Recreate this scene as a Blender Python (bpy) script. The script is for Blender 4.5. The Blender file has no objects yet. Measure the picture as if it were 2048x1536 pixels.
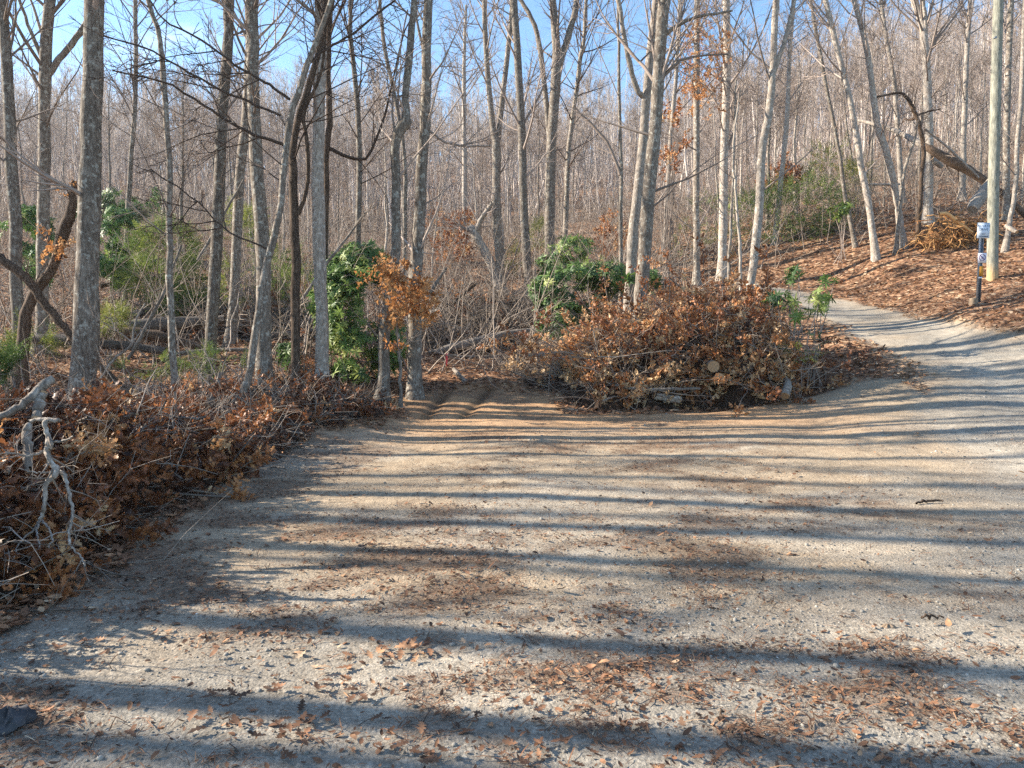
import bpy, math
import numpy as np
from mathutils import Vector, Matrix

rng = np.random.default_rng(11)
scene = bpy.context.scene
COL = scene.collection

# ------------------------------------------------------------------ camera
FPX = 1479.0                      # focal length in pixels of the 2048 px wide photograph
PITCH = math.atan((768 - 650) / FPX)
CAMZ = 1.6
cam_data = bpy.data.cameras.new("camera")
cam_data.sensor_width = 36.0
cam_data.lens = 36.0 * FPX / 2048.0
cam_data.clip_start = 0.05
cam_data.clip_end = 3000.0
cam = bpy.data.objects.new("camera", cam_data)
cam.location = (0, 0, CAMZ)
cam.rotation_euler = (math.pi / 2 - PITCH, 0, 0)
COL.objects.link(cam)
scene.camera = cam

# ------------------------------------------------------------------ light
SUN_EL = math.radians(27.0)
SUN_AZ = math.radians(-81.0)      # from +Y towards +X: the sun stands at the left, a little ahead
world = bpy.data.worlds.new("World")
scene.world = world
world.use_nodes = True
nt = world.node_tree
for n in list(nt.nodes):
    nt.nodes.remove(n)
w_out = nt.nodes.new("ShaderNodeOutputWorld")
w_bg = nt.nodes.new("ShaderNodeBackground")
w_sky = nt.nodes.new("ShaderNodeTexSky")
w_sky.sky_type = 'NISHITA'
w_sky.sun_disc = False
w_sky.sun_elevation = SUN_EL
w_sky.sun_rotation = SUN_AZ
w_sky.altitude = 700
w_sky.air_density = 1.0
w_sky.dust_density = 0.15
w_sky.ozone_density = 1.6
w_bg.inputs['Strength'].default_value = 0.1
# thin bright clouds in the sky itself
w_tc = nt.nodes.new("ShaderNodeTexCoord")
w_map = nt.nodes.new("ShaderNodeMapping")
w_map.inputs['Scale'].default_value = (1.6, 1.6, 4.0)
w_map.inputs['Location'].default_value = (0.35, 0.2, 0.1)
w_noise = nt.nodes.new("ShaderNodeTexNoise")
w_noise.inputs['Scale'].default_value = 2.2
w_noise.inputs['Detail'].default_value = 6.0
w_noise.inputs['Roughness'].default_value = 0.55
w_ramp = nt.nodes.new("ShaderNodeValToRGB")
w_ramp.color_ramp.elements[0].position = 0.54
w_ramp.color_ramp.elements[1].position = 0.84
w_mix = nt.nodes.new("ShaderNodeMix")
w_mix.data_type = 'RGBA'
w_mix.inputs[7].default_value = (6.6, 7.0, 7.4, 1)
nt.links.new(w_tc.outputs['Generated'], w_map.inputs['Vector'])
nt.links.new(w_map.outputs[0], w_noise.inputs['Vector'])
nt.links.new(w_noise.outputs['Fac'], w_ramp.inputs['Fac'])
nt.links.new(w_ramp.outputs['Color'], w_mix.inputs[0])
w_tint = nt.nodes.new("ShaderNodeMix"); w_tint.data_type = 'RGBA'; w_tint.blend_type = 'MULTIPLY'; w_tint.inputs[0].default_value = 1.0; w_tint.inputs[7].default_value = (.84, .99, 1.04, 1)
nt.links.new(w_sky.outputs['Color'], w_tint.inputs[6])
nt.links.new(w_tint.outputs[2], w_mix.inputs[6])
nt.links.new(w_mix.outputs[2], w_bg.inputs['Color'])
nt.links.new(w_bg.outputs[0], w_out.inputs['Surface'])

sun_data = bpy.data.lights.new("sun", 'SUN')
sun_data.energy = 5.0
sun_data.angle = math.radians(0.55)
sun_data.color = (1.0, 0.895, 0.745)
sun = bpy.data.objects.new("sun", sun_data)
S = Vector((math.sin(SUN_AZ) * math.cos(SUN_EL), math.cos(SUN_AZ) * math.cos(SUN_EL), math.sin(SUN_EL)))
sun.rotation_euler = S.to_track_quat('Z', 'Y').to_euler()
sun.location = S * 60
COL.objects.link(sun)

scene.view_settings.view_transform = 'Standard'
scene.view_settings.look = 'None'
scene.view_settings.exposure = 1.64
scene.view_settings.gamma = 1.0
scene.view_settings.use_curve_mapping = False
scene.cycles.max_bounces = 6
scene.cycles.diffuse_bounces = 3
scene.cycles.use_denoising = False

# ------------------------------------------------------------------ numeric helpers
cp, sp = math.cos(PITCH), math.sin(PITCH)
def pix(u, v, d):
    """world point seen at photograph pixel (u, v) at depth d metres along the view axis"""
    xc = (np.asarray(u, float) - 1024) / FPX * d
    yc = (768 - np.asarray(v, float)) / FPX * d
    return np.stack([xc, d * cp + yc * sp, CAMZ - d * sp + yc * cp], -1)

def hash2(ix, iy, seed):
    n = (ix.astype(np.int64) * 374761393 + iy.astype(np.int64) * 668265263 + seed * 1274126177) & 0x7fffffff
    n = ((n ^ (n >> 13)) * 1274126177) & 0x7fffffff
    n = (n ^ (n >> 16)) & 0xffff
    return n / 65535.0
def vnoise(x, y, scale, seed=0):
    x = np.asarray(x, float) / scale; y = np.asarray(y, float) / scale
    ix = np.floor(x); iy = np.floor(y); fx = x - ix; fy = y - iy
    fx = fx * fx * (3 - 2 * fx); fy = fy * fy * (3 - 2 * fy)
    a = hash2(ix, iy, seed); b = hash2(ix + 1, iy, seed); c = hash2(ix, iy + 1, seed); d = hash2(ix + 1, iy + 1, seed)
    return (a * (1 - fx) + b * fx) * (1 - fy) + (c * (1 - fx) + d * fx) * fy
def fbm(x, y, scale, seed=0, octaves=4, gain=0.5):
    s = 0; a = 1; t = 0
    for o in range(octaves):
        an = .6 + 1.1 * o + seed * .37; ca, sa = math.cos(an), math.sin(an)
        s = s + a * vnoise(np.asarray(x) * ca - np.asarray(y) * sa, np.asarray(x) * sa + np.asarray(y) * ca, scale / 2 ** o, seed + o * 17); t += a; a *= gain
    return s / t
def sstep(a, b, x):
    t = np.clip((x - a) / (b - a), 0, 1); return t * t * (3 - 2 * t)
def seg_dist(px, py, poly, closed=False):
    best = np.full(px.shape, 1e9)
    n = len(poly); m = n if closed else n - 1
    for i in range(m):
        ax, ay = poly[i]; bx, by = poly[(i + 1) % n]
        dx, dy = bx - ax, by - ay; L = dx * dx + dy * dy + 1e-9
        t = np.clip(((px - ax) * dx + (py - ay) * dy) / L, 0, 1)
        best = np.minimum(best, np.hypot(px - ax - t * dx, py - ay - t * dy))
    return best
def in_poly(px, py, poly):
    ins = np.zeros(px.shape, bool); n = len(poly)
    for i in range(n):
        ax, ay = poly[i]; bx, by = poly[(i + 1) % n]
        c = (ay > py) != (by > py)
        with np.errstate(divide='ignore', invalid='ignore'):
            xi = (bx - ax) * (py - ay) / (by - ay + 1e-12) + ax
        ins ^= c & (px < xi)
    return ins
def sdist(px, py, poly):
    """signed distance, positive inside"""
    d = seg_dist(px, py, poly, True)
    return np.where(in_poly(px, py, poly), d, -d)

# ------------------------------------------------------------------ terrain
CW = [(x, y, 0.0) for x in (-14, -8, -4, 0, 3) for y in (-4, 1, 4, 7)] + \
     [(0, 10, 0.0), (-4, 10, 0.0), (-8, 10, 0.1), (-14, 10, 0.3), (3, 10, 0.06), (6, 2, 0.0), (6, 6, 0.08), (12, 2, 0.05), (12, 6, 0.25), (8, 9, 0.30), (14, 10, 0.9),
      (25, 4, 0.6), (25, -3, 0.3), (-30, 0, 0.5), (-30, 12, 1.5), (-60, 10, 4), (60, 5, 4), (-60, 40, 16), (70, 40, 24), (-120, 60, 30), (120, 60, 40),
      (-25, 20, 2.6), (0, 230, 27), (-150, 220, 26), (150, 220, 36), (0, 420, 10), (-350, 350, 10), (350, 350, 12), (-400, 50, 25), (400, 50, 30), (0, 700, -10)]
CP = [(800, 832, 12.7), (1000, 832, 12.7), (1150, 826, 13.0), (950, 772, 14.9), (1100, 772, 14.9), (820, 772, 14.9), (950, 745, 17), (950, 712, 20), (950, 640, 26), (1000, 590, 30),
      (1100, 545, 33), (1100, 740, 16.5), (700, 780, 13.5), (300, 765, 14), (100, 760, 13.5), (250, 700, 17), (440, 690, 17.2), (530, 735, 14), (646, 758, 14),
      (100, 640, 21), (300, 610, 24), (500, 610, 25), (700, 610, 26), (300, 500, 36), (100, 490, 36), (600, 510, 38), (300, 430, 52), (0, 420, 52), (300, 352, 110), (0, 340, 110),
      (-200, 330, 110), (-300, 450, 45), (850, 500, 45), (1000, 490, 45), (1000, 435, 62), (700, 430, 62), (1000, 330, 120), (700, 335, 120),
      (1560, 792, 14.0), (1400, 812, 13.4), (1900, 1000, 6.7), (1900, 800, 12), (1820, 745, 14.2), (1750, 700, 16), (1700, 690, 16.6), (1650, 632, 19.5), (1560, 592, 22), (1450, 566, 25), (2048, 800, 12),
      (2048, 671, 15.5), (1830, 631, 19), (1700, 601, 22), (1600, 580, 24), (1480, 562, 26), (1400, 556, 28.5), (1956, 600, 18.3), (1985, 563, 20.2), (2048, 470, 24.5), (1900, 466, 26), (1740, 462, 28),
      (1520, 492, 30), (1400, 503, 31), (1800, 540, 23), (1650, 553, 25.5), (2040, 590, 18), (2300, 560, 18), (2300, 450, 26),
      (1300, 730, 16.5), (1280, 650, 19), (1450, 600, 21.3), (1200, 640, 21), (1200, 560, 30), (1500, 420, 45), (1300, 450, 45), (1800, 400, 35), (2000, 385, 37), (1800, 300, 62),
      (1900, 262, 80), (1500, 345, 76), (2300, 250, 72), (1300, 340, 100), (1600, 270, 130), (2000, 200, 120)]
cpts = np.array([list(p) for p in CW] + [list(pix(*p)) for p in CP])
def _tw(x, y):
    yy = np.maximum(np.asarray(y, float) + 7.0, 0.4)
    r = np.hypot(x, yy)
    return 1.6 * np.arctan2(x, yy), np.log(r)
_ca, _ct = _tw(cpts[:, 0], cpts[:, 1])
def _k(r2):
    return 0.5 * r2 * np.log(r2 + 1e-12)
_n = len(cpts)
_zs = np.arcsinh(cpts[:, 2])      # interpolate a compressed height so far hills do not ring near the clearing
_A = np.zeros((_n + 3, _n + 3))
_A[:_n, :_n] = _k((_ca[:, None] - _ca[None]) ** 2 + (_ct[:, None] - _ct[None]) ** 2) + np.eye(_n) * 0.004
_A[:_n, _n] = 1; _A[:_n, _n + 1] = _ca; _A[:_n, _n + 2] = _ct
_A[_n:, :_n] = _A[:_n, _n:].T
_sol = np.linalg.solve(_A, np.concatenate([_zs, [0, 0, 0]]))
def H0(x, y):
    x = np.asarray(x, float); y = np.asarray(y, float)
    sh = x.shape; x = x.ravel(); y = y.ravel()
    out = np.zeros(x.shape)
    for i in range(0, len(x), 40000):
        a, t = _tw(x[i:i + 40000], y[i:i + 40000])
        z = _sol[_n] + _sol[_n + 1] * a + _sol[_n + 2] * t
        z = z + _k((a[:, None] - _ca[None]) ** 2 + (t[:, None] - _ct[None]) ** 2) @ _sol[:_n]
        out[i:i + 40000] = np.sinh(np.clip(z, -4, 4.6))
    out *= sstep(-7, -2, y)
    return out.reshape(sh)
def gpix0(u, v, hf, dmin=2.0, dmax=140.0):
    d = np.exp(np.linspace(math.log(dmin), math.log(dmax), 500))
    P = pix(np.full(500, u), np.full(500, v), d[:, None][:, 0]) if False else np.stack([pix(u, v, dd) for dd in d])
    z = P[:, 2] - hf(P[:, 0], P[:, 1])
    i = np.argmax(z < 0)
    return P[i] if z[i] < 0 else P[-1]
def polypix(lst):
    return [tuple(gpix0(u, v, H0)[:2]) for u, v in lst]

road_poly = polypix([(1440, 568), (1560, 602), (1640, 642), (1735, 690), (1790, 725), (1815, 750)]) + \
    [(5.0, 9.0), (3.6, 6.5), (2.2, 4.0), (1.0, 1.5), (0.6, -20), (40, -20), (40, 14.0), (16, 13.2)] + \
    polypix([(2048, 672), (1830, 632), (1700, 602), (1600, 581), (1480, 562), (1430, 560)])
lot_poly = [(-2.6, -20), (-2.7, 1.5), (-2.75, 3.0)] + polypix([(0, 1215), (150, 1140), (250, 1040), (450, 940), (620, 868), (790, 832), (800, 772), (1120, 772), (1150, 826), (1400, 818), (1560, 798), (1690, 765), (1812, 748)]) + \
    [(7, 9), (5, 4), (4, -20)]
bank_poly = polypix([(790, 838), (800, 775), (1120, 775), (1160, 830), (1000, 850)])
groove_lines = [polypix([(905, 772), (850, 836)]), polypix([(985, 772), (925, 836)])]

def Hd(x, y):
    x = np.asarray(x, float); y = np.asarray(y, float)
    z = H0(x, y)
    dist = np.hypot(x, y)
    lot = np.maximum(sstep(-0.3, 0.5, sdist(x, y, lot_poly)), sstep(-0.3, 0.4, sdist(x, y, road_poly)))
    near = 1 - sstep(30, 60, dist)
    # loose floor of the wood: humps, and the clearing: shallow ruts and small bumps
    z = z + (1 - lot) * ((fbm(x, y, 2.2, 3, 3) - .5) * .38 + (fbm(x, y, .5, 9, 2) - .5) * .11) * near
    z = z + (1 - lot) * (1 - near) * (fbm(x, y, 9, 5, 3) - .5) * 2.2
    z = z + lot * ((fbm(x, y, 1.3, 21, 3) - .5) * .038 + (fbm(x * .5, y, .22, 31, 3) - .5) * .020 + (fbm(x, y, .09, 41, 2) - .5) * .014)
    # wheel ruts along the road
    c = np.sin((x - 0.30 * y) * 3.3 + 2 * fbm(x, y, 3.0, 55, 2))
    z = z + lot * sstep(2, 5, x) * c * .007
    for L in groove_lines:  # two shallow grooves across the rise at the back
        d = seg_dist(x, y, L)
        z = z - .055 * np.exp(-(d / .10) ** 2)
    return z
def gp(u, v):
    return gpix0(u, v, Hd)

# ------------------------------------------------------------------ mesh accumulation
class Acc:
    def __init__(self):
        self.V = []; self.F = []; self.T = []; self.n = 0
    def add(self, V, F, tint=0.5):
        V = np.asarray(V, float).reshape(-1, 3); F = np.asarray(F, np.int64)
        self.V.append(V); self.F.append(F + self.n)
        self.T.append(np.broadcast_to(np.asarray(tint, float), (len(V),)) if np.ndim(tint) == 0 else np.asarray(tint, float))
        self.n += len(V)
    def tubes(self, P, R, sides=5, tint=0.5, cap=False):
        P = np.asarray(P, float); R = np.asarray(R, float)
        if P.ndim == 2: P = P[None]; R = R[None]
        T, N, _ = P.shape
        if T == 0: return
        d = np.empty_like(P); d[:, 1:-1] = P[:, 2:] - P[:, :-2]; d[:, 0] = P[:, 1] - P[:, 0]; d[:, -1] = P[:, -1] - P[:, -2]
        d /= np.linalg.norm(d, axis=-1, keepdims=True) + 1e-9
        avg = np.abs(P[:, -1] - P[:, 0]); ref = np.zeros((T, 3)); ref[np.arange(T), np.argmin(avg, 1)] = 1
        a = np.cross(d, ref[:, None, :]); a /= np.linalg.norm(a, axis=-1, keepdims=True) + 1e-9
        b = np.cross(d, a)
        an = np.arange(sides) * 2 * math.pi / sides
        ring = a[:, :, None] * np.cos(an)[None, None, :, None] + b[:, :, None] * np.sin(an)[None, None, :, None]
        V = P[:, :, None] + ring * R[:, :, None, None]
        idx = np.arange(T * N * sides).reshape(T, N, sides)
        q = np.stack([idx[:, :-1], np.roll(idx, -1, 2)[:, :-1], np.roll(idx, -1, 2)[:, 1:], idx[:, 1:]], -1).reshape(-1, 4)
        t = tint if np.ndim(tint) == 0 else np.repeat(np.asarray(tint, float), N * sides)
        self.add(V.reshape(-1, 3), q, t)
        if cap:
            for k in range(T):
                for e, o in ((0, 1), (N - 1, -1)):
                    c = P[k, e]; base = V[k, e]
                    f = [[sides, i, (i + 1) % sides, (i + 1) % sides][::1] for i in range(sides)]
                    f = np.array([[sides, i, (i + 1) % sides] for i in range(sides)])
                    self.add(np.vstack([base, c]), f, tint if np.ndim(tint) == 0 else tint[k])
    def scatter(self, TV, TF, pos, rot, scale, tint):
        k = len(pos)
        if k == 0: return
        V = np.einsum('kij,vj->kvi', rot, TV) * np.asarray(scale).reshape(k, 1, -1) + np.asarray(pos)[:, None]
        F = TF[None] + (np.arange(k) * len(TV))[:, None, None]
        self.add(V.reshape(-1, 3), F.reshape(-1, TF.shape[1]), np.repeat(tint, len(TV)))
    def build(self, name, mat, parent=None, smooth=True, origin=None):
        V = np.concatenate(self.V) if self.V else np.zeros((0, 3))
        if origin is not None: V = V - np.asarray(origin)
        me = bpy.data.meshes.new(name)
        loops = np.concatenate([f.ravel() for f in self.F]); cnt = np.concatenate([np.full(len(f), f.shape[1]) for f in self.F])
        me.vertices.add(len(V)); me.vertices.foreach_set('co', V.ravel().astype(np.float32))
        me.loops.add(len(loops)); me.loops.foreach_set('vertex_index', loops.astype(np.int32))
        me.polygons.add(len(cnt)); st = np.concatenate([[0], np.cumsum(cnt)[:-1]])
        me.polygons.foreach_set('loop_start', st.astype(np.int32)); me.polygons.foreach_set('loop_total', cnt.astype(np.int32))
        if smooth: me.polygons.foreach_set('use_smooth', np.ones(len(cnt), bool))
        at = me.attributes.new('tint', 'FLOAT', 'POINT'); at.data.foreach_set('value', np.concatenate(self.T).astype(np.float32))
        me.materials.append(mat)
        me.update(calc_edges=True)
        o = bpy.data.objects.new(name, me); COL.objects.link(o)
        if parent is not None:
            o.parent = parent
        elif origin is not None:
            o.location = origin
        return o

def tag(o, label=None, cat=None, group=None, kind=None):
    if label: o['label'] = label
    if cat: o['category'] = cat
    if group: o['group'] = group
    if kind: o['kind'] = kind
    return o
def thing(name, label, cat, loc, group=None):
    o = bpy.data.objects.new(name, None); COL.objects.link(o)
    o.location = tuple(float(c) for c in loc); o.empty_display_size = .2
    return tag(o, label, cat, group)

# ------------------------------------------------------------------ materials
def new_mat(name):
    m = bpy.data.materials.new(name); m.use_nodes = True
    t = m.node_tree
    for n in list(t.nodes): t.nodes.remove(n)
    out = t.nodes.new("ShaderNodeOutputMaterial")
    return m, t, out
def N(t, typ, **kw):
    n = t.nodes.new(typ)
    for k, v in kw.items():
        if hasattr(n, k): setattr(n, k, v)
        else: n.inputs[k].default_value = v
    return n
def ramp(t, fac, stops, interp='LINEAR'):
    r = t.nodes.new("ShaderNodeValToRGB"); cr = r.color_ramp; cr.interpolation = interp
    while len(cr.elements) < len(stops): cr.elements.new(0.5)
    for e, (p, c) in zip(cr.elements, stops):
        e.position = p; e.color = (*c, 1)
    t.links.new(fac, r.inputs['Fac']); return r.outputs['Color']
def attr(t, name):
    a = t.nodes.new("ShaderNodeAttribute"); a.attribute_name = name; return a
def mixc(t, fac, a, b, mode='MIX'):
    m = t.nodes.new("ShaderNodeMix"); m.data_type = 'RGBA'; m.blend_type = mode
    for s, v in ((m.inputs[0], fac), (m.inputs[6], a), (m.inputs[7], b)):
        if hasattr(v, 'links') or hasattr(v, 'is_linked'): t.links.new(v, s)
        elif isinstance(v, tuple): s.default_value = (*v, 1)
        else: s.default_value = v
    return m.outputs[2]
def bump(t, h, strength, dist):
    b = N(t, "ShaderNodeBump", Strength=strength, Distance=dist)
    t.links.new(h, b.inputs['Height']); return b.outputs[0]

def bark_mat(name, dark, mid, light, lichen=None, scale=1.0, blot=0.5):
    m, t, out = new_mat(name)
    tc = t.nodes.new("ShaderNodeTexCoord"); mp = N(t, "ShaderNodeMapping"); mp.inputs['Scale'].default_value = (1, 1, .22)
    t.links.new(tc.outputs['Object'], mp.inputs['Vector'])
    n1 = N(t, "ShaderNodeTexNoise", Scale=38 * scale, Detail=5.0, Roughness=.65); t.links.new(mp.outputs[0], n1.inputs['Vector'])
    n2 = N(t, "ShaderNodeTexNoise", Scale=3.2, Detail=4.0, Roughness=.6); t.links.new(tc.outputs['Object'], n2.inputs['Vector'])
    n3 = N(t, "ShaderNodeTexNoise", Scale=14.0, Detail=3.0, Roughness=.6); t.links.new(tc.outputs['Object'], n3.inputs['Vector'])
    c = ramp(t, n1.outputs['Fac'], [(.32, dark), (.5, mid), (.68, light)])
    c = mixc(t, ramp(t, n2.outputs['Fac'], [(.42, (0, 0, 0)), (.62, (blot, blot, blot))]), c, dark)
    if lichen:
        c = mixc(t, ramp(t, n3.outputs['Fac'], [(.56, (0, 0, 0)), (.64, (.8, .8, .8))]), c, lichen)
    oi = t.nodes.new("ShaderNodeObjectInfo")
    g = ramp(t, oi.outputs['Random'], [(0, (.72, .70, .68)), (1, (1.2, 1.16, 1.12))])
    c = mixc(t, 1.0, c, g, 'MULTIPLY')
    b = N(t, "ShaderNodeBsdfPrincipled", Roughness=.9); b.inputs['Specular IOR Level'].default_value = .2
    t.links.new(c, b.inputs['Base Color']); t.links.new(bump(t, n1.outputs['Fac'], .7, .02), b.inputs['Normal'])
    t.links.new(b.outputs[0], out.inputs['Surface']); return m
def simple_mat(name, col, var=.3, scale=20, rough=.8, metal=0.0, bumpd=.004, spec=.3):
    m, t, out = new_mat(name)
    tc = t.nodes.new("ShaderNodeTexCoord")
    n = N(t, "ShaderNodeTexNoise", Scale=scale, Detail=5.0, Roughness=.6); t.links.new(tc.outputs['Object'], n.inputs['Vector'])
    a = tuple(max(0, c * (1 - var)) for c in col); z = tuple(min(1, c * (1 + var)) for c in col)
    b = N(t, "ShaderNodeBsdfPrincipled", Roughness=rough, Metallic=metal); b.inputs['Specular IOR Level'].default_value = spec
    t.links.new(ramp(t, n.outputs['Fac'], [(.3, a), (.7, z)]), b.inputs['Base Color'])
    if bumpd: t.links.new(bump(t, n.outputs['Fac'], .6, bumpd), b.inputs['Normal'])
    t.links.new(b.outputs[0], out.inputs['Surface']); return m
def leaf_mat(name, stops, trans=.3, rough=.7, spec=.25):
    m, t, out = new_mat(name)
    a = attr(t, 'tint')
    tc = t.nodes.new("ShaderNodeTexCoord")
    n = N(t, "ShaderNodeTexNoise", Scale=35.0, Detail=3.0); t.links.new(tc.outputs['Object'], n.inputs['Vector'])
    c = ramp(t, a.outputs['Fac'], stops)
    c = mixc(t, 1.0, c, ramp(t, n.outputs['Fac'], [(.3, (.7, .7, .7)), (.7, (1.25, 1.22, 1.2))]), 'MULTIPLY')
    b = N(t, "ShaderNodeBsdfPrincipled", Roughness=rough); b.inputs['Specular IOR Level'].default_value = spec
    tr = t.nodes.new("ShaderNodeBsdfTranslucent")
    t.links.new(c, b.inputs['Base Color']); t.links.new(c, tr.inputs['Color'])
    mx = N(t, "ShaderNodeMixShader"); mx.inputs[0].default_value = trans
    t.links.new(b.outputs[0], mx.inputs[1]); t.links.new(tr.outputs[0], mx.inputs[2])
    t.links.new(mx.outputs[0], out.inputs['Surface']); return m
def twig_mat(name, lo, hi):
    m, t, out = new_mat(name)
    a = attr(t, 'tint'); c = ramp(t, a.outputs['Fac'], [(0, lo), (1, hi)])
    oi = t.nodes.new("ShaderNodeObjectInfo")
    c = mixc(t, 1.0, c, ramp(t, oi.outputs['Random'], [(0, (.75, .72, .70)), (1, (1.2, 1.15, 1.12))]), 'MULTIPLY')
    b = N(t, "ShaderNodeBsdfPrincipled", Roughness=.9); b.inputs['Specular IOR Level'].default_value = .15
    t.links.new(c, b.inputs['Base Color']); t.links.new(b.outputs[0], out.inputs['Surface']); return m

M_bark = bark_mat("grey_bark", (.085, .068, .055), (.20, .172, .145), (.36, .33, .29), (.42, .42, .38))
M_pale = bark_mat("pale_bark", (.16, .135, .115), (.31, .275, .24), (.47, .43, .385), (.52, .50, .46), blot=.3)
M_brown = bark_mat("brown_bark", (.04, .028, .02), (.10, .07, .05), (.20, .145, .11))
M_log = bark_mat("weathered_wood", (.10, .085, .075), (.22, .195, .17), (.40, .37, .33))
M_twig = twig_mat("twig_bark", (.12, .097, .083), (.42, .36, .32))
M_fartwig = twig_mat("far_twig_hazy", (.22, .185, .165), (.68, .62, .57))  # paler than the near twigs: distance haze put into the colour
M_darktwig = twig_mat("dark_twig_bark", (.035, .024, .018), (.13, .095, .075))
M_stick = twig_mat("dead_stick", (.09, .07, .055), (.40, .35, .30))
M_dead = leaf_mat("dead_leaf", [(0, (.055, .026, .015)), (.25, (.14, .056, .026)), (.55, (.33, .130, .050)), (.8, (.48, .23, .09)), (1, (.58, .40, .22))], rough=.5, spec=.4)
M_litter = leaf_mat("leaf_litter", [(0, (.06, .036, .024)), (.3, (.16, .085, .05)), (.6, (.30, .155, .085)), (.85, (.44, .26, .145)), (1, (.56, .43, .29))], trans=.15)
M_orange = leaf_mat("orange_leaf", [(0, (.26, .10, .035)), (.5, (.48, .23, .085)), (1, (.60, .37, .18))], trans=.4)
M_rhodo = leaf_mat("glossy_green_leaf", [(0, (.025, .06, .022)), (.4, (.075, .15, .045)), (.75, (.18, .28, .07)), (1, (.36, .40, .12))], trans=.3, rough=.5, spec=.35)
M_ever = leaf_mat("evergreen_spray", [(0, (.03, .07, .02)), (.5, (.11, .17, .045)), (1, (.30, .34, .08))], trans=.3, rough=.6)
M_yellow = leaf_mat("yellow_green_spray", [(0, (.08, .12, .03)), (.5, (.22, .25, .06)), (1, (.42, .38, .10))], trans=.4, rough=.6)
M_oldlog = bark_mat("old_log_bark", (.05, .044, .04), (.12, .108, .098), (.23, .21, .19))
M_cut = simple_mat("cut_wood", (.37, .23, .125), .35, 60)
M_pole = bark_mat("treated_pole_wood", (.19, .19, .165), (.29, .30, .255), (.43, .43, .38), None, .5, .25)
def weather_pole(m):
    t = m.node_tree; b = next(n for n in t.nodes if n.type == 'BSDF_PRINCIPLED'); src = b.inputs['Base Color'].links[0].from_socket
    tc = t.nodes.new("ShaderNodeTexCoord"); sx = t.nodes.new("ShaderNodeSeparateXYZ"); t.links.new(tc.outputs['Object'], sx.inputs[0])
    mp = N(t, "ShaderNodeMapping"); mp.inputs['Scale'].default_value = (1, 1, .05); t.links.new(tc.outputs['Object'], mp.inputs['Vector'])
    st = N(t, "ShaderNodeTexNoise", Scale=60.0, Detail=4.0); t.links.new(mp.outputs[0], st.inputs['Vector'])
    c = mixc(t, 1.0, src, ramp(t, st.outputs['Fac'], [(.30, (.35, .35, .35)), (.42, (1, 1, 1)), (.7, (1.15, 1.12, 1.05))]), 'MULTIPLY')
    ad = N(t, "ShaderNodeMath", operation='MULTIPLY_ADD'); ad.inputs[1].default_value = .5; t.links.new(st.outputs['Fac'], ad.inputs[0]); t.links.new(sx.outputs[2], ad.inputs[2])
    c = mixc(t, ramp(t, ad.outputs[0], [(.38, (1, 1, 1)), (.75, (0, 0, 0))]), c, (.40, .28, .15))
    t.links.new(c, b.inputs['Base Color'])
weather_pole(M_pole)
M_metal = simple_mat("galvanised_steel", (.20, .22, .25), .12, 40, .45, .6, 0)
M_signwhite = simple_mat("sign_white", (.62, .70, .82), .05, 8, .5, 0, 0)
M_signlow = simple_mat("sign_white_lower", (.78, .74, .80), .05, 8, .5, 0, 0)
M_ink = simple_mat("sign_ink", (.07, .10, .16), .1, 8, .6, 0, 0)
M_purple = simple_mat("sign_symbol", (.20, .13, .27), .1, 8, .6, 0, 0)
M_amber = simple_mat("amber_marker", (.60, .26, .03), .3, 30, .5, 0, 0)
M_pink = simple_mat("pink_flagging", (.85, .12, .12), .1, 20, .6, 0, 0)
M_rock = simple_mat("dark_stone", (.06, .06, .065), .5, 15, .85)
M_block = simple_mat("weathered_block", (.26, .19, .13), .35, 25, .9)
M_root = twig_mat("orange_roots", (.26, .12, .045), (.66, .40, .18))

def stone_mat():
    m, t, out = new_mat("gravel_stone")
    a = attr(t, 'tint')
    c = ramp(t, a.outputs['Fac'], [(0, (.10, .092, .082)), (.35, (.20, .185, .16)), (.7, (.30, .275, .24)), (.95, (.40, .37, .32)), (1, (.60, .57, .52))])
    b = N(t, "ShaderNodeBsdfPrincipled", Roughness=.85); b.inputs['Specular IOR Level'].default_value = .25
    t.links.new(c, b.inputs['Base Color']); t.links.new(b.outputs[0], out.inputs['Surface']); return m
M_stone = stone_mat()

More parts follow.
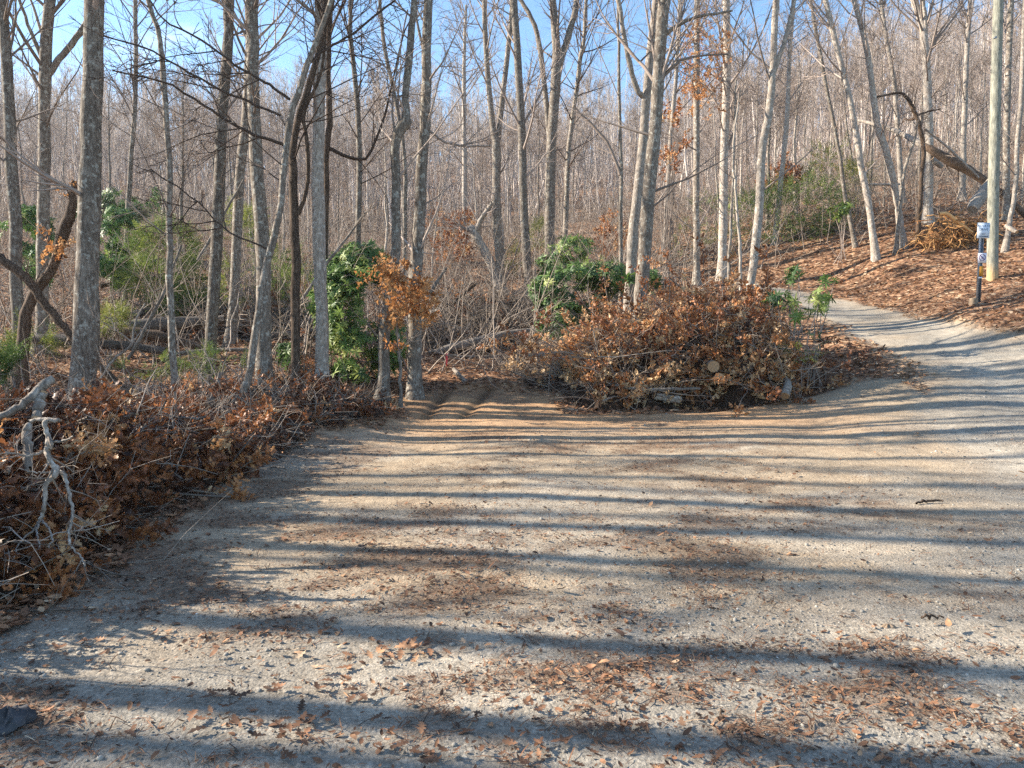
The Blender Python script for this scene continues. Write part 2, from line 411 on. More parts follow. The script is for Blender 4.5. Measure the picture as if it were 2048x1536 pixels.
def ground_mat():
    m, t, out = new_mat("ground_surface")
    col = attr(t, 'gcol'); lf = attr(t, 'leafy')
    tc = t.nodes.new("ShaderNodeTexCoord")
    def noise(sc, det=6.0, ro=.65):
        n = N(t, "ShaderNodeTexNoise", Scale=sc, Detail=det, Roughness=ro); t.links.new(tc.outputs['Object'], n.inputs['Vector']); return n.outputs['Fac']
    def voro(sc):
        n = N(t, "ShaderNodeTexVoronoi", Scale=sc); t.links.new(tc.outputs['Object'], n.inputs['Vector']); return n
    fine = noise(55); mid = noise(7); grit = voro(70); grit2 = voro(170)
    c = mixc(t, 1.0, col.outputs['Color'], ramp(t, fine, [(.28, (.62, .60, .58)), (.5, (1, 1, 1)), (.72, (1.32, 1.32, 1.32))]), 'MULTIPLY')
    c = mixc(t, 1.0, c, ramp(t, mid, [(.3, (.80, .78, .76)), (.7, (1.18, 1.18, 1.18))]), 'MULTIPLY')
    sep = t.nodes.new("ShaderNodeSeparateColor"); t.links.new(grit.outputs['Color'], sep.inputs[0])
    c = mixc(t, 1.0, c, ramp(t, sep.outputs[0], [(0, (.84, .84, .84)), (.85, (1.08, 1.08, 1.08)), (1, (1.3, 1.3, 1.3))]), 'MULTIPLY')
    # leaf litter of the wood: leaf sized cells of mixed browns
    cell = voro(11); sp2 = t.nodes.new("ShaderNodeSeparateColor"); t.links.new(cell.outputs['Color'], sp2.inputs[0])
    lc = ramp(t, sp2.outputs[1], [(0, (.07, .042, .028)), (.35, (.17, .095, .058)), (.7, (.29, .165, .098)), (.92, (.39, .26, .16)), (1, (.48, .37, .26))])
    big = noise(.8, 4.0)
    lc = mixc(t, 1.0, lc, ramp(t, big, [(.35, (.65, .62, .60)), (.65, (1.15, 1.12, 1.1))]), 'MULTIPLY')
    c = mixc(t, lf.outputs['Fac'], c, lc)
    b = N(t, "ShaderNodeBsdfPrincipled", Roughness=.95); b.inputs['Specular IOR Level'].default_value = .12
    t.links.new(c, b.inputs['Base Color'])
    mth = N(t, "ShaderNodeMath", operation='MULTIPLY_ADD'); mth.inputs[1].default_value = -.25
    t.links.new(grit.outputs['Distance'], mth.inputs[0]); t.links.new(fine, mth.inputs[2])
    mt2 = N(t, "ShaderNodeMath", operation='MULTIPLY_ADD'); mt2.inputs[1].default_value = .4
    t.links.new(sp2.outputs[2], mt2.inputs[0]); t.links.new(mth.outputs[0], mt2.inputs[2])
    mx = N(t, "ShaderNodeMix"); t.links.new(lf.outputs['Fac'], mx.inputs[0]); t.links.new(mth.outputs[0], mx.inputs[2]); t.links.new(mt2.outputs[0], mx.inputs[3])
    t.links.new(bump(t, mx.outputs[0], .6, .018), b.inputs['Normal'])
    t.links.new(b.outputs[0], out.inputs['Surface']); return m
M_ground = ground_mat()

# ------------------------------------------------------------------ the ground sheet
def axis(lo, hi, a, b, step, grow):
    mid = np.arange(a, b + 1e-6, step); L = []; x = a; s = step
    while x > lo: s *= grow; x -= s; L.append(x)
    Rr = []; x = mid[-1]; s = step
    while x < hi: s *= grow; x += s; Rr.append(x)
    return np.array(L[::-1] + list(mid) + Rr)
gx = axis(-330, 330, -8.0, 13.0, .06, 1.07)
gy = axis(-60, 420, 1.6, 17.5, .06, 1.055)
GX, GY = np.meshgrid(gx, gy)
fx, fy = GX.ravel(), GY.ravel()
gz = Hd(fx, fy)
lotd = sdist(fx, fy, lot_poly); roadd = sdist(fx, fy, road_poly); bankd = sdist(fx, fy, bank_poly)
wob = (fbm(fx, fy, .9, 51, 4) - .5) * 1.3
openm = sstep(-.25, .45, np.maximum(lotd, roadd) + wob * .7)
gravel = np.maximum(sstep(-.2, 1.2, roadd + wob), sstep(5.2, 3.0, fy + wob * 1.5))
c_gravel = np.array([.295, .268, .225]); c_dust = np.array([.37, .325, .26]); c_dirt = np.array([.36, .285, .20]); c_orange = np.array([.42, .262, .145]); c_debris = np.array([.145, .096, .066])
f1 = fbm(fx, fy, 1.6, 61, 4); f2 = fbm(fx * .6, fy, .45, 71, 4)
dirt = c_dirt[None] * (1 + (f1[:, None] - .5) * .35)
back = sstep(9.0, 13.0, fy + wob)[:, None] * (1 - sstep(4, 6.5, fx))[:, None]
dirt = dirt * (1 - back) + c_orange[None] * back * (1 + (f2[:, None] - .5) * .4)
base = dirt * (1 - gravel[:, None]) + c_gravel[None] * (.92 + (f1[:, None] - .5) * .3) * gravel[:, None]
# crumbled leaf debris: patches that lie thick by the edges and in drifts, thin on the driven gravel
edge = sstep(1.8, .2, np.abs(np.where(lotd > 0, lotd, 0))) * (1 - sstep(1.0, 2.2, fx))
deb = .8 * sstep(.54, .74, f2 + .12 * edge + .16 * (fbm(fx, fy, 2.6, 81, 2) - .5)) * (1 - .75 * sstep(2.2, 5, fx))
dust = sstep(.50, .68, fbm(fx * .7, fy, .9, 191, 4)); base = base * (1 - .7 * dust[:, None]) + (c_dust * (1 - back) + c_orange * 1.1 * back) * .7 * dust[:, None]
fleck = sstep(.55, .70, fbm(fx * .7, fy, .16, 193, 3)) * sstep(.35, .6, f1) * (1 - .6 * sstep(2.2, 5, fx)); deb = np.clip(deb + .6 * fleck, 0, 1)
base = base * (1 - .75 * deb[:, None]) + c_debris[None] * .75 * deb[:, None]
# packed wheel tracks along the drive
track = np.abs(seg_dist(fx, fy, [(7.0, -6), (5.6, 3), (6.6, 9), (7.9, 13.5), (9.0, 17), (9.3, 20), (8.6, 24)]) - .85)
tr = np.exp(-(track / .32) ** 2) * sstep(-.2, .5, roadd) * (.6 + .8 * f1)
base = base * (1 - .55 * tr[:, None]) + np.array([.40, .36, .295]) * .55 * tr[:, None]
for L in groove_lines:
    base = base * (1 - .5 * np.exp(-(seg_dist(fx, fy, L) / .13) ** 2))[:, None]  # ground colour darker along the two grooves
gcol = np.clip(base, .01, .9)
leafy = 1 - openm
ncol = len(gx); nrow = len(gy)
ii = np.arange(nrow * ncol).reshape(nrow, ncol)
quads = np.stack([ii[:-1, :-1], ii[:-1, 1:], ii[1:, 1:], ii[1:, :-1]], -1).reshape(-1, 4)
qc = np.stack([fx, fy], -1)[quads].mean(1)
q_road = sdist(qc[:, 0], qc[:, 1], road_poly) > 0
q_lot = (sdist(qc[:, 0], qc[:, 1], lot_poly) > 0) & ~q_road
GV = np.stack([fx, fy, gz], -1)
def ground_piece(name, mask):
    q = quads[mask]; u, inv = np.unique(q, return_inverse=True)
    a = Acc(); a.add(GV[u], inv.reshape(-1, 4))
    o = a.build(name, M_ground)
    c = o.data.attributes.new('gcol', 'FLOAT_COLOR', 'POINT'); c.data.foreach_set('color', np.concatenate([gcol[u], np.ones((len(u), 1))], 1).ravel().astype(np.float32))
    l = o.data.attributes.new('leafy', 'FLOAT', 'POINT'); l.data.foreach_set('value', leafy[u].astype(np.float32))
    return tag(o, kind='structure')
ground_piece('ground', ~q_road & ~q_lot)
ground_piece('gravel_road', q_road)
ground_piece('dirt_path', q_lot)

# ------------------------------------------------------------------ plants: growing branches
def unit(v):
    return v / (np.linalg.norm(v, axis=-1, keepdims=True) + 1e-9)
def grow(P0, D0, L, n, trop, wig):
    """T polylines of n points from P0 along D0, length L, bending up by trop with random wiggle"""
    T = len(P0); P = np.empty((T, n, 3)); P[:, 0] = P0; D = unit(D0.copy()); st = (np.asarray(L) / (n - 1))[:, None]
    for i in range(1, n):
        D = unit(D + rng.normal(0, wig, (T, 3)) + np.array([0, 0, 1.0]) * trop)
        P[:, i] = P[:, i - 1] + D * st
    return P
def sample_on(P, R, k, t0, t1):
    """k points on each of the T polylines: position, tangent, radius, t"""
    T, n, _ = P.shape
    par = np.repeat(np.arange(T), k); t = rng.uniform(t0, t1, T * k)
    f = t * (n - 1); i = np.clip(f.astype(int), 0, n - 2); w = (f - i)[:, None]
    pos = P[par, i] * (1 - w) + P[par, i + 1] * w
    tan = unit(P[par, i + 1] - P[par, i]); r = R[par, i] * (1 - w[:, 0]) + R[par, i + 1] * w[:, 0]
    return par, t, pos, tan, r
def branch_off(tan, ang):
    v = rng.normal(0, 1, tan.shape); p = unit(v - (v * tan).sum(-1, keepdims=True) * tan)
    a = np.asarray(ang)[:, None]
    return tan * np.cos(a) + p * np.sin(a)
def taper(r0, n, end=.25):
    return np.asarray(r0)[:, None] * np.linspace(1, end, n)[None]
def crown(acc, P, R, k1, t0, t1, len1, k2, k3, rmin=.006, ang=(.45, 1.0), trop=.09, seg=6, sides=5, wig=.085, r1=.34, t1lo=None):
    """limbs, boughs and twigs on one trunk polyline; returns twig tips"""
    P = P[None]; R = R[None]
    par, t, pos, tan, r = sample_on(P, R, k1, t0, t1)
    L = len1 * rng.uniform(.55, 1.15, len(t)) * (1.15 - .6 * (t - t0) / max(t1 - t0, .01))
    rr = np.clip(r * r1, rmin * 2.2, .022 * L + .008)
    P1 = grow(pos, branch_off(tan, rng.uniform(*ang, len(t))), L, seg, trop, wig); R1 = taper(rr, seg, .22)
    acc.tubes(P1, R1, sides, rng.uniform(.2, .75, len(t)))
    tips = P1[:, -1]
    if k2:
        par, t, pos, tan, r = sample_on(P1, R1, k2, .15, 1.0)
        L2 = L[par] * rng.uniform(.22, .55, len(t)) * (1.1 - .5 * t)
        P2 = grow(pos, branch_off(tan, rng.uniform(.4, 1.0, len(t))), L2, 4, trop * .8, wig * 1.2); R2 = taper(np.clip(r * .6, rmin * 1.3, 1), 4, .35)
        acc.tubes(P2, R2, 4 if sides > 4 else 3, rng.uniform(.2, .9, len(t)))
        tips = np.concatenate([tips, P2[:, -1]])
        if k3:
            par, t, pos, tan, r = sample_on(P2, R2, k3, .15, 1.0)
            L3 = L2[par] * rng.uniform(.3, .65, len(t))
            P3 = grow(pos, branch_off(tan, rng.uniform(.4, .9, len(t))), L3, 3, trop * .6, wig * 1.3); R3 = taper(np.full(len(t), rmin), 3, .55)
            acc.tubes(P3, R3, 3, rng.uniform(.2, 1, len(t)))
            tips = np.concatenate([tips, P3[:, -1]])
    return tips

def resample(pts, n):
    """Catmull-Rom through points with widths"""
    pts = np.asarray(pts, float)
    if len(pts) == 2: pts = np.vstack([pts[0], pts.mean(0), pts[1]])
    ext = np.vstack([2 * pts[0] - pts[1], pts, 2 * pts[-1] - pts[-2]])
    m = len(pts) - 1; f = np.linspace(0, m - 1e-6, n); i = f.astype(int); t = (f - i)[:, None]
    p0, p1, p2, p3 = ext[i], ext[i + 1], ext[i + 2], ext[i + 3]
    return .5 * (2 * p1 + (p2 - p0) * t + (2 * p0 - 5 * p1 + 4 * p2 - p3) * t * t + (3 * p1 - p0 - 3 * p2 + p3) * t ** 3)
def px_line(pts, d, dd=0.0):
    """[(u, v, width px)] at depth d -> rows of x, y, z, radius"""
    pts = np.asarray(pts, float); k = len(pts)
    ds = d + dd * np.linspace(0, 1, k)
    return np.concatenate([np.stack([pix(p[0], p[1], q) for p, q in zip(pts, ds)]), (pts[:, 2] / 2 / FPX * ds)[:, None]], 1)

# leaf shapes --------------------------------------------------------------
def lobed_leaf(curl=.5, fold=.4, twist=0.0):
    s = [(0, .012), (.10, .05), (.20, .17), (.30, .07), (.42, .27), (.52, .10), (.66, .25), (.75, .09), (.87, .13), (1, .0)]
    mid = []; l = []; r = []
    for x, w in s:
        z = curl * (x - .5) ** 2
        mid.append((x - .5, 0, z)); l.append((x - .5 + w * .25, w, z + fold * w + twist * w * (x - .5))); r.append((x - .5 + w * .25, -w, z + fold * w - twist * w * (x - .5)))
    V = np.array(mid + l + r); n = len(s); F = []
    for i in range(n - 1):
        F += [(i, i + 1, n + i + 1, n + i), (i + 1, i, 2 * n + i, 2 * n + i + 1)]
    return V, np.array(F)
def plain_leaf(w=.22, curl=.5, fold=.35):
    s = [(0, .01), (.3, w), (.7, w * .85), (1, .0)]
    mid = []; l = []; r = []
    for x, ww in s:
        z = curl * (x - .5) ** 2
        mid.append((x - .5, 0, z)); l.append((x - .5, ww, z + fold * ww)); r.append((x - .5, -ww, z + fold * ww))
    V = np.array(mid + l + r); n = 4; F = []
    for i in range(n - 1):
        F += [(i, i + 1, n + i + 1, n + i), (i + 1, i, 2 * n + i, 2 * n + i + 1)]
    return V, np.array(F)
def rot_axes(fwd, up):
    x = unit(fwd); y = unit(np.cross(up, x)); z = np.cross(x, y)
    return np.stack([x, y, z], -1)
def rand_rot(k):
    return rot_axes(rng.normal(0, 1, (k, 3)), rng.normal(0, 1, (k, 3)))
def yaw_tilt(k, tilt):
    a = rng.uniform(0, 2 * math.pi, k); f = np.stack([np.cos(a), np.sin(a), rng.normal(0, tilt, k)], -1)
    u = np.stack([rng.normal(0, tilt, k), rng.normal(0, tilt, k), np.ones(k)], -1)
    return rot_axes(f, u)
OAK = [lobed_leaf(.5, .35, .5), lobed_leaf(1.1, .6, -.9), lobed_leaf(-.7, .5, 1.2), lobed_leaf(1.6, .2, .4)]
PLAIN = [plain_leaf(.24, .6, .4), plain_leaf(.2, 1.3, .7), plain_leaf(.28, -.8, .3)]
OAKG = [lobed_leaf(.15, .10, .2), lobed_leaf(.5, .25, -.4), lobed_leaf(-.3, .2, .5), lobed_leaf(.7, .05, .2)]
PLAING = [plain_leaf(.24, .2, .15), plain_leaf(.2, .6, .3), plain_leaf(.28, -.4, .1)]
def compose(parts):
    V = []; F = []; n = 0
    for v, f in parts:
        V.append(v); F.append(f + n); n += len(v)
    return np.concatenate(V), np.concatenate(F)
def spray_of(leaf_set, n, length, leaf, spread, droop=0.0):
    """a twig end set with n leaves, along +x"""
    ps = []
    for i in range(n):
        v, f = leaf_set[rng.integers(len(leaf_set))]
        a = rng.uniform(0, 2 * math.pi); d = np.array([rng.uniform(.2, 1.0), math.cos(a) * spread, math.sin(a) * spread - droop])
        R = rot_axes(d[None], rng.normal(0, 1, (1, 3)))[0]
        p = np.array([length * (i / n), 0, 0]) + unit(d) * leaf * .5
        ps.append((v @ R.T * leaf * rng.uniform(.75, 1.2) + p, f))
    return compose(ps)
def whorl(n=9, L=.14, w=.11, droop=.7):
    ps = []
    for i in range(n):
        a = 2 * math.pi * (i + rng.uniform(-.2, .2)) / n; dz = rng.uniform(-droop, .25)
        v, f = plain_leaf(w, -.35, -.25)
        d = np.array([math.cos(a), math.sin(a), dz]); R = rot_axes(d[None], np.array([[0, 0, 1.0]]))[0]
        ps.append((v @ R.T * L * rng.uniform(.8, 1.2) + unit(d) * L * .5, f))
    return compose(ps)
def feather(n=16, L=.34, leaf=.07):
    ps = []
    for i in range(n):
        s = 1 if i % 2 else -1; x = L * i / n
        d = np.array([.55, s * rng.uniform(.5, 1), rng.normal(0, .35)])
        v = np.array([(0, 0, 0), (.5, .13, .03), (1, 0, 0), (.5, -.13, .03)]); R = rot_axes(d[None], np.array([[rng.normal(0, .5), 0, 1.0]]))[0]
        ps.append((v @ R.T * leaf * (1.2 - .6 * i / n) + np.array([x, 0, -.15 * x * x / L]), np.array([[0, 1, 2, 3]])))
    return compose(ps)
OAKSPRAY = [spray_of(OAK, 9, .24, .098, 1.0, .2) for _ in range(5)]
DEADSPRAY = [spray_of(PLAIN + OAK[:1], 10, .26, .088, 1.0, .15) for _ in range(5)]
WHORLS = [whorl(), whorl(8, .13, .12, 1.0), whorl(10, .15, .10, .5), whorl(7, .12, .13, .8)]
FEATHERS = [feather(), feather(14, .3, .08), feather(20, .42, .06)]

def scatter_mix(acc, templates, pos, rot, scale, tint):
    pick = rng.integers(0, len(templates), len(pos))
    for i, (v, f) in enumerate(templates):
        m = pick == i
        acc.scatter(v, f, pos[m], rot[m], np.asarray(scale)[m], np.asarray(tint)[m])

# ------------------------------------------------------------------ hand placed trees
def make_tree(label, d, main, forks=(), low=4, top=19.0, mat=None, tmat=None, name='bare_tree', leaves=0, group=None, cat='tree', broken=False, lowlen=2.2, sub=4, dd=0.0, crownk=19, flare=1.25, leafbox=None):
    mat = mat or M_bark; tmat = tmat or M_twig
    L = px_line(main, d, dd)
    gzv = float(Hd(L[0, :1], L[0, 1:2])[0])
    base = L[0].copy()
    if base[2] > gzv - .15:                 # run the foot of the trunk down into the ground
        step = unit(L[0, :3] - L[1, :3]); step[2] = -abs(step[2]); k = (base[2] - gzv + .25) / max(abs(step[2]), .4)
        foot = np.append(base[:3] + step * k, base[3]); L = np.vstack([foot, L])
    L[0, 3] *= flare
    org = np.array([L[0, 0], L[0, 1], gzv])
    root = thing(name, label, cat, org, group)
    ta, ca = Acc(), Acc(); tips = []
    def limb(L, n, sides, extend, ztop, k):
        if extend:
            dr = unit(L[-1, :3] - L[-2, :3]); p = L[-1].copy(); rows = [L]; m = max(2, int((ztop - p[2]) / 1.3)); r0 = p[3]
            for i in range(m):
                dr = unit(dr * .8 + np.array([0, 0, .22]) + rng.normal(0, .05, 3)); q = np.append(p[:3] + dr * 1.3, r0 * (1 - (i + 1) / m) + .025); rows.append(q[None]); p = q
            ext = np.vstack(rows)
        else: ext = L
        Q = resample(ext, max(n, len(ext) * 3)); P = Q[:, :3]; R = np.clip(Q[:, 3], .006, 2)
        if sides > 6:
            R = R * (1 + .55 * np.exp(-np.maximum(P[:, 2] - gzv, 0) / .16)) if L is not None and abs(P[0, 2] - gzv) < .6 else R
            P = P + rng.normal(0, .008, P.shape); R = R * (1 + rng.normal(0, .035, len(R)))
        return P, R, len(L) / len(ext)
    P, R, tvis = limb(L, 34, 14, not broken and main[-1][1] <= 8, top, 0)
    ta.tubes(P, R, 14, .5, cap=broken)
    z = P[:, 2]
    if not broken:
        t8 = np.argmax(z > org[2] + 5.6) / len(z) if (z > org[2] + 5.6).any() else .6
        tips.append(crown(ca, P, R, crownk, max(t8, .3), .98, 3.2, 7, 5, .0048))
    if low: tips.append(crown(ca, P, R, low, .22, max(.3, tvis * .95), lowlen, sub, 4, .0042, ang=(.6, 1.25), trop=.05, r1=.24))
    for fk in forks:
        mat_dd = rng.uniform(-.7, .7)
        FL = px_line(fk, d, mat_dd)
        thick = fk[0][2] > 8 and fk[-1][1] <= 8
        P2, R2, tv = limb(FL, 14, 8, thick, top * .9, 1)
        (ta if fk[0][2] > 8 else ca).tubes(P2, R2, 9 if fk[0][2] > 8 else 6, .35)
        if thick: tips.append(crown(ca, P2, R2, 9, max(.3, tv), .98, 2.6, 7, 5, .0048))
        tips.append(crown(ca, P2, R2, 7, .25, 1.0, 1.3, 4, 3, .005, r1=.35, trop=.04))
    ta.build('trunk', mat, root, origin=org)
    if ca.n: ca.build('crown', tmat, root, origin=org)
    if leaves:
        tp = np.concatenate(tips) if tips else P
        if leafbox is not None:
            (u0, v0, u1, v1) = leafbox; a = pix(u0, v1, d); b = pix(u1, v0, d)
            tp = np.stack([rng.uniform(a[0], b[0], leaves * 2), rng.normal(P[:, 1].mean(), .5, leaves * 2), rng.uniform(a[2], b[2], leaves * 2)], -1)
            e = ((tp[:, 0] - (a[0] + b[0]) / 2) / (b[0] - a[0]) * 2) ** 2 + ((tp[:, 2] - (a[2] + b[2]) / 2) / (b[2] - a[2]) * 2) ** 2
            tp = tp[(e < 1) & (fbm(tp[:, 0] * 1.0, tp[:, 2], .45, 5, 2) > .42)]
        sel = tp[rng.integers(0, len(tp), leaves)]
        la = Acc(); scatter_mix(la, DEADSPRAY, sel, rand_rot(leaves), rng.uniform(.7, 1.1, leaves), np.clip(rng.normal(.5, .25, leaves), 0, 1))
        tag(la.build('leaves', M_orange, root, smooth=False, origin=org), kind='stuff')
    return root

